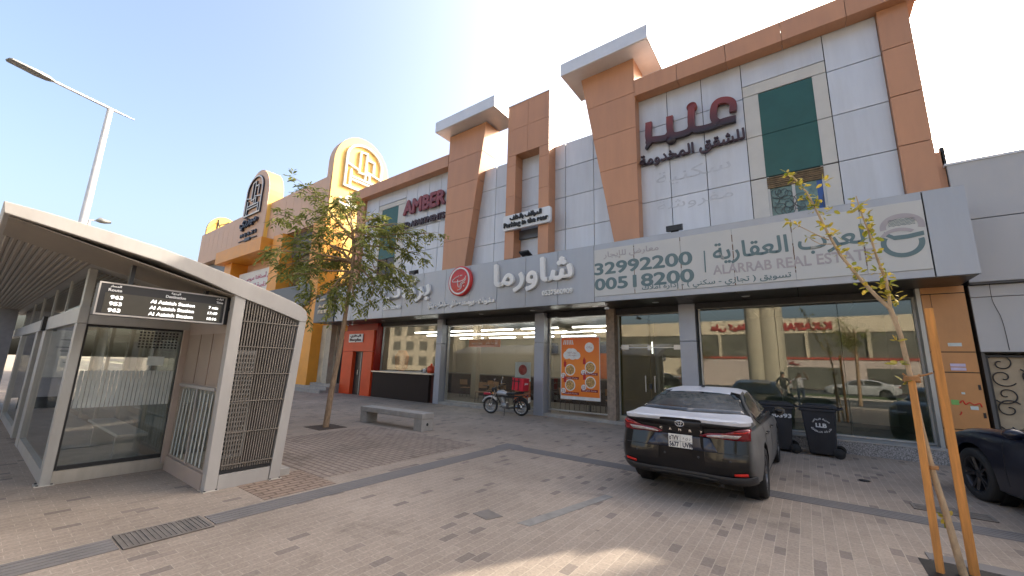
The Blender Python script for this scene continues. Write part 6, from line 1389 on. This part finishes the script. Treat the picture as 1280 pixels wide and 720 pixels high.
def person(loc, rz, label, shirt, trousers, arms):
    S = thing('person', label, 'person', loc, rz, 'people behind the viewer'); LOC[S.name] = Vector()
    J = {'pel': (0, 0, .95, .15), 'waist': (0, 0, 1.1, .135), 'chest': (0, 0, 1.32, .155), 'neck': (0, .01, 1.49, .058), 'head': (0, .02, 1.62, .09), 'top': (0, .02, 1.7, .075)}
    for s_, sg in (('l', -1), ('r', 1)):
        J[s_+'hip'] = (sg*.09, 0, .88, .1); J[s_+'kn'] = (sg*.1, .02, .5, .06); J[s_+'an'] = (sg*.11, -.01, .09, .042); J[s_+'toe'] = (sg*.12, .15, .035, .035)
        J[s_+'sh'] = (sg*.18, 0, 1.42, .062); e, h = arms[s_]; J[s_+'el'] = (*e, .045); J[s_+'wr'] = (*h, .032); d = (Vector(h)-Vector(e)).normalized()*.09; J[s_+'ha'] = (*(Vector(h)+d), .03)
    ed = [('pel', 'waist'), ('waist', 'chest'), ('chest', 'neck'), ('neck', 'head'), ('head', 'top')]
    for s_ in 'lr': ed += [('pel', s_+'hip'), (s_+'hip', s_+'kn'), (s_+'kn', s_+'an'), (s_+'an', s_+'toe'), ('chest', s_+'sh'), (s_+'sh', s_+'el'), (s_+'el', s_+'wr'), (s_+'wr', s_+'ha')]
    ks = list(J); me = bpy.data.meshes.new('body'); me.from_pydata([J[k][:3] for k in ks], [(ks.index(a), ks.index(b)) for a, b in ed], [])
    o = bpy.data.objects.new('body', me); COL.objects.link(o)
    md = o.modifiers.new('skin', 'SKIN'); md.use_smooth_shade = True
    for i, k in enumerate(ks): me.skin_vertices[0].data[i].radius = (J[k][3], J[k][3]*.8 if k in ('pel', 'waist', 'chest') else J[k][3])
    me.skin_vertices[0].data[0].use_root = True
    o.modifiers.new('sub', 'SUBSURF').levels = 2
    m2 = bpy.data.meshes.new_from_object(o.evaluated_get(bpy.context.evaluated_depsgraph_get())); o.modifiers.clear(); o.data = m2; o.parent = S
    sk_ = pm('skin', (.3, .17, .11), .6); m2.materials.clear()
    for mm in (sk_, shirt, trousers, BLACK): m2.materials.append(mm)
    for p in m2.polygons:
        c = p.center; p.use_smooth = True
        p.material_index = 3 if c.z < .08 else 2 if c.z < .98 and abs(c.x) < .26 else 1 if c.z < 1.47 and abs(c.x) < .3 and c.y < .28 else 0
    hb = MB(); hb.ball((0, -.005, 1.665), .095, .105, .085, 18, 12); hb.build('hair', BLACK, S, world=False)
    fm = MB()
    for x in (-.033, .033): fm.ball((x, .105, 1.635), .014, .008, .009, 8, 6)
    fm.build('eyes', BLACK, S, world=False); nm = MB(); nm.ball((0, .115, 1.6), .014, .022, .022, 8, 6); nm.ball((0, .1, 1.555), .026, .01, .008, 8, 6); nm.build('nose_and_mouth', sk_, S, world=False)
    for sg, s_ in ((-1, 'l'), (1, 'r')):
        fg = MB(); b0 = Vector(J[s_+'ha'][:3]); dd = (b0-Vector(J[s_+'wr'][:3])).normalized(); sd2 = dd.cross(Vector((0, 1, .2))).normalized()
        for k in range(4): p0 = b0+sd2*(.02*(k-1.5)); fg.tube([p0-dd*.02, p0+dd*.03, p0+dd*.055+Vector((0, .02, 0))], [.009, .009, .006], 6)
        fg.tube([b0-dd*.03+sd2*.02, b0+sd2*.05, b0+sd2*.055+dd*.02], [.01, .009, .006], 6); fg.build('hand', sk_, S, world=False)
    return S
P1 = person((-.32, -.5, 0), 0, 'person in a white shirt raising both arms to photograph', pm('shirt_white', (.6, .6, .6), .8), pm('jeans_blue', (.06, .09, .16), .9), {'l': ((-.3, .16, 1.3), (-.02, .36, 1.56)), 'r': ((.36, .16, 1.42), (.24, .36, 1.68))})
P2 = person((-1.05, -.75, 0), 0, 'person in dark clothes standing beside the photographer', pm('shirt_dark', (.03, .03, .032), .8), pm('trousers_dark', (.025, .025, .03), .9), {'l': ((-.3, .0, 1.18), (-.24, .16, 1.0)), 'r': ((.3, .04, 1.2), (.2, .22, 1.08))})
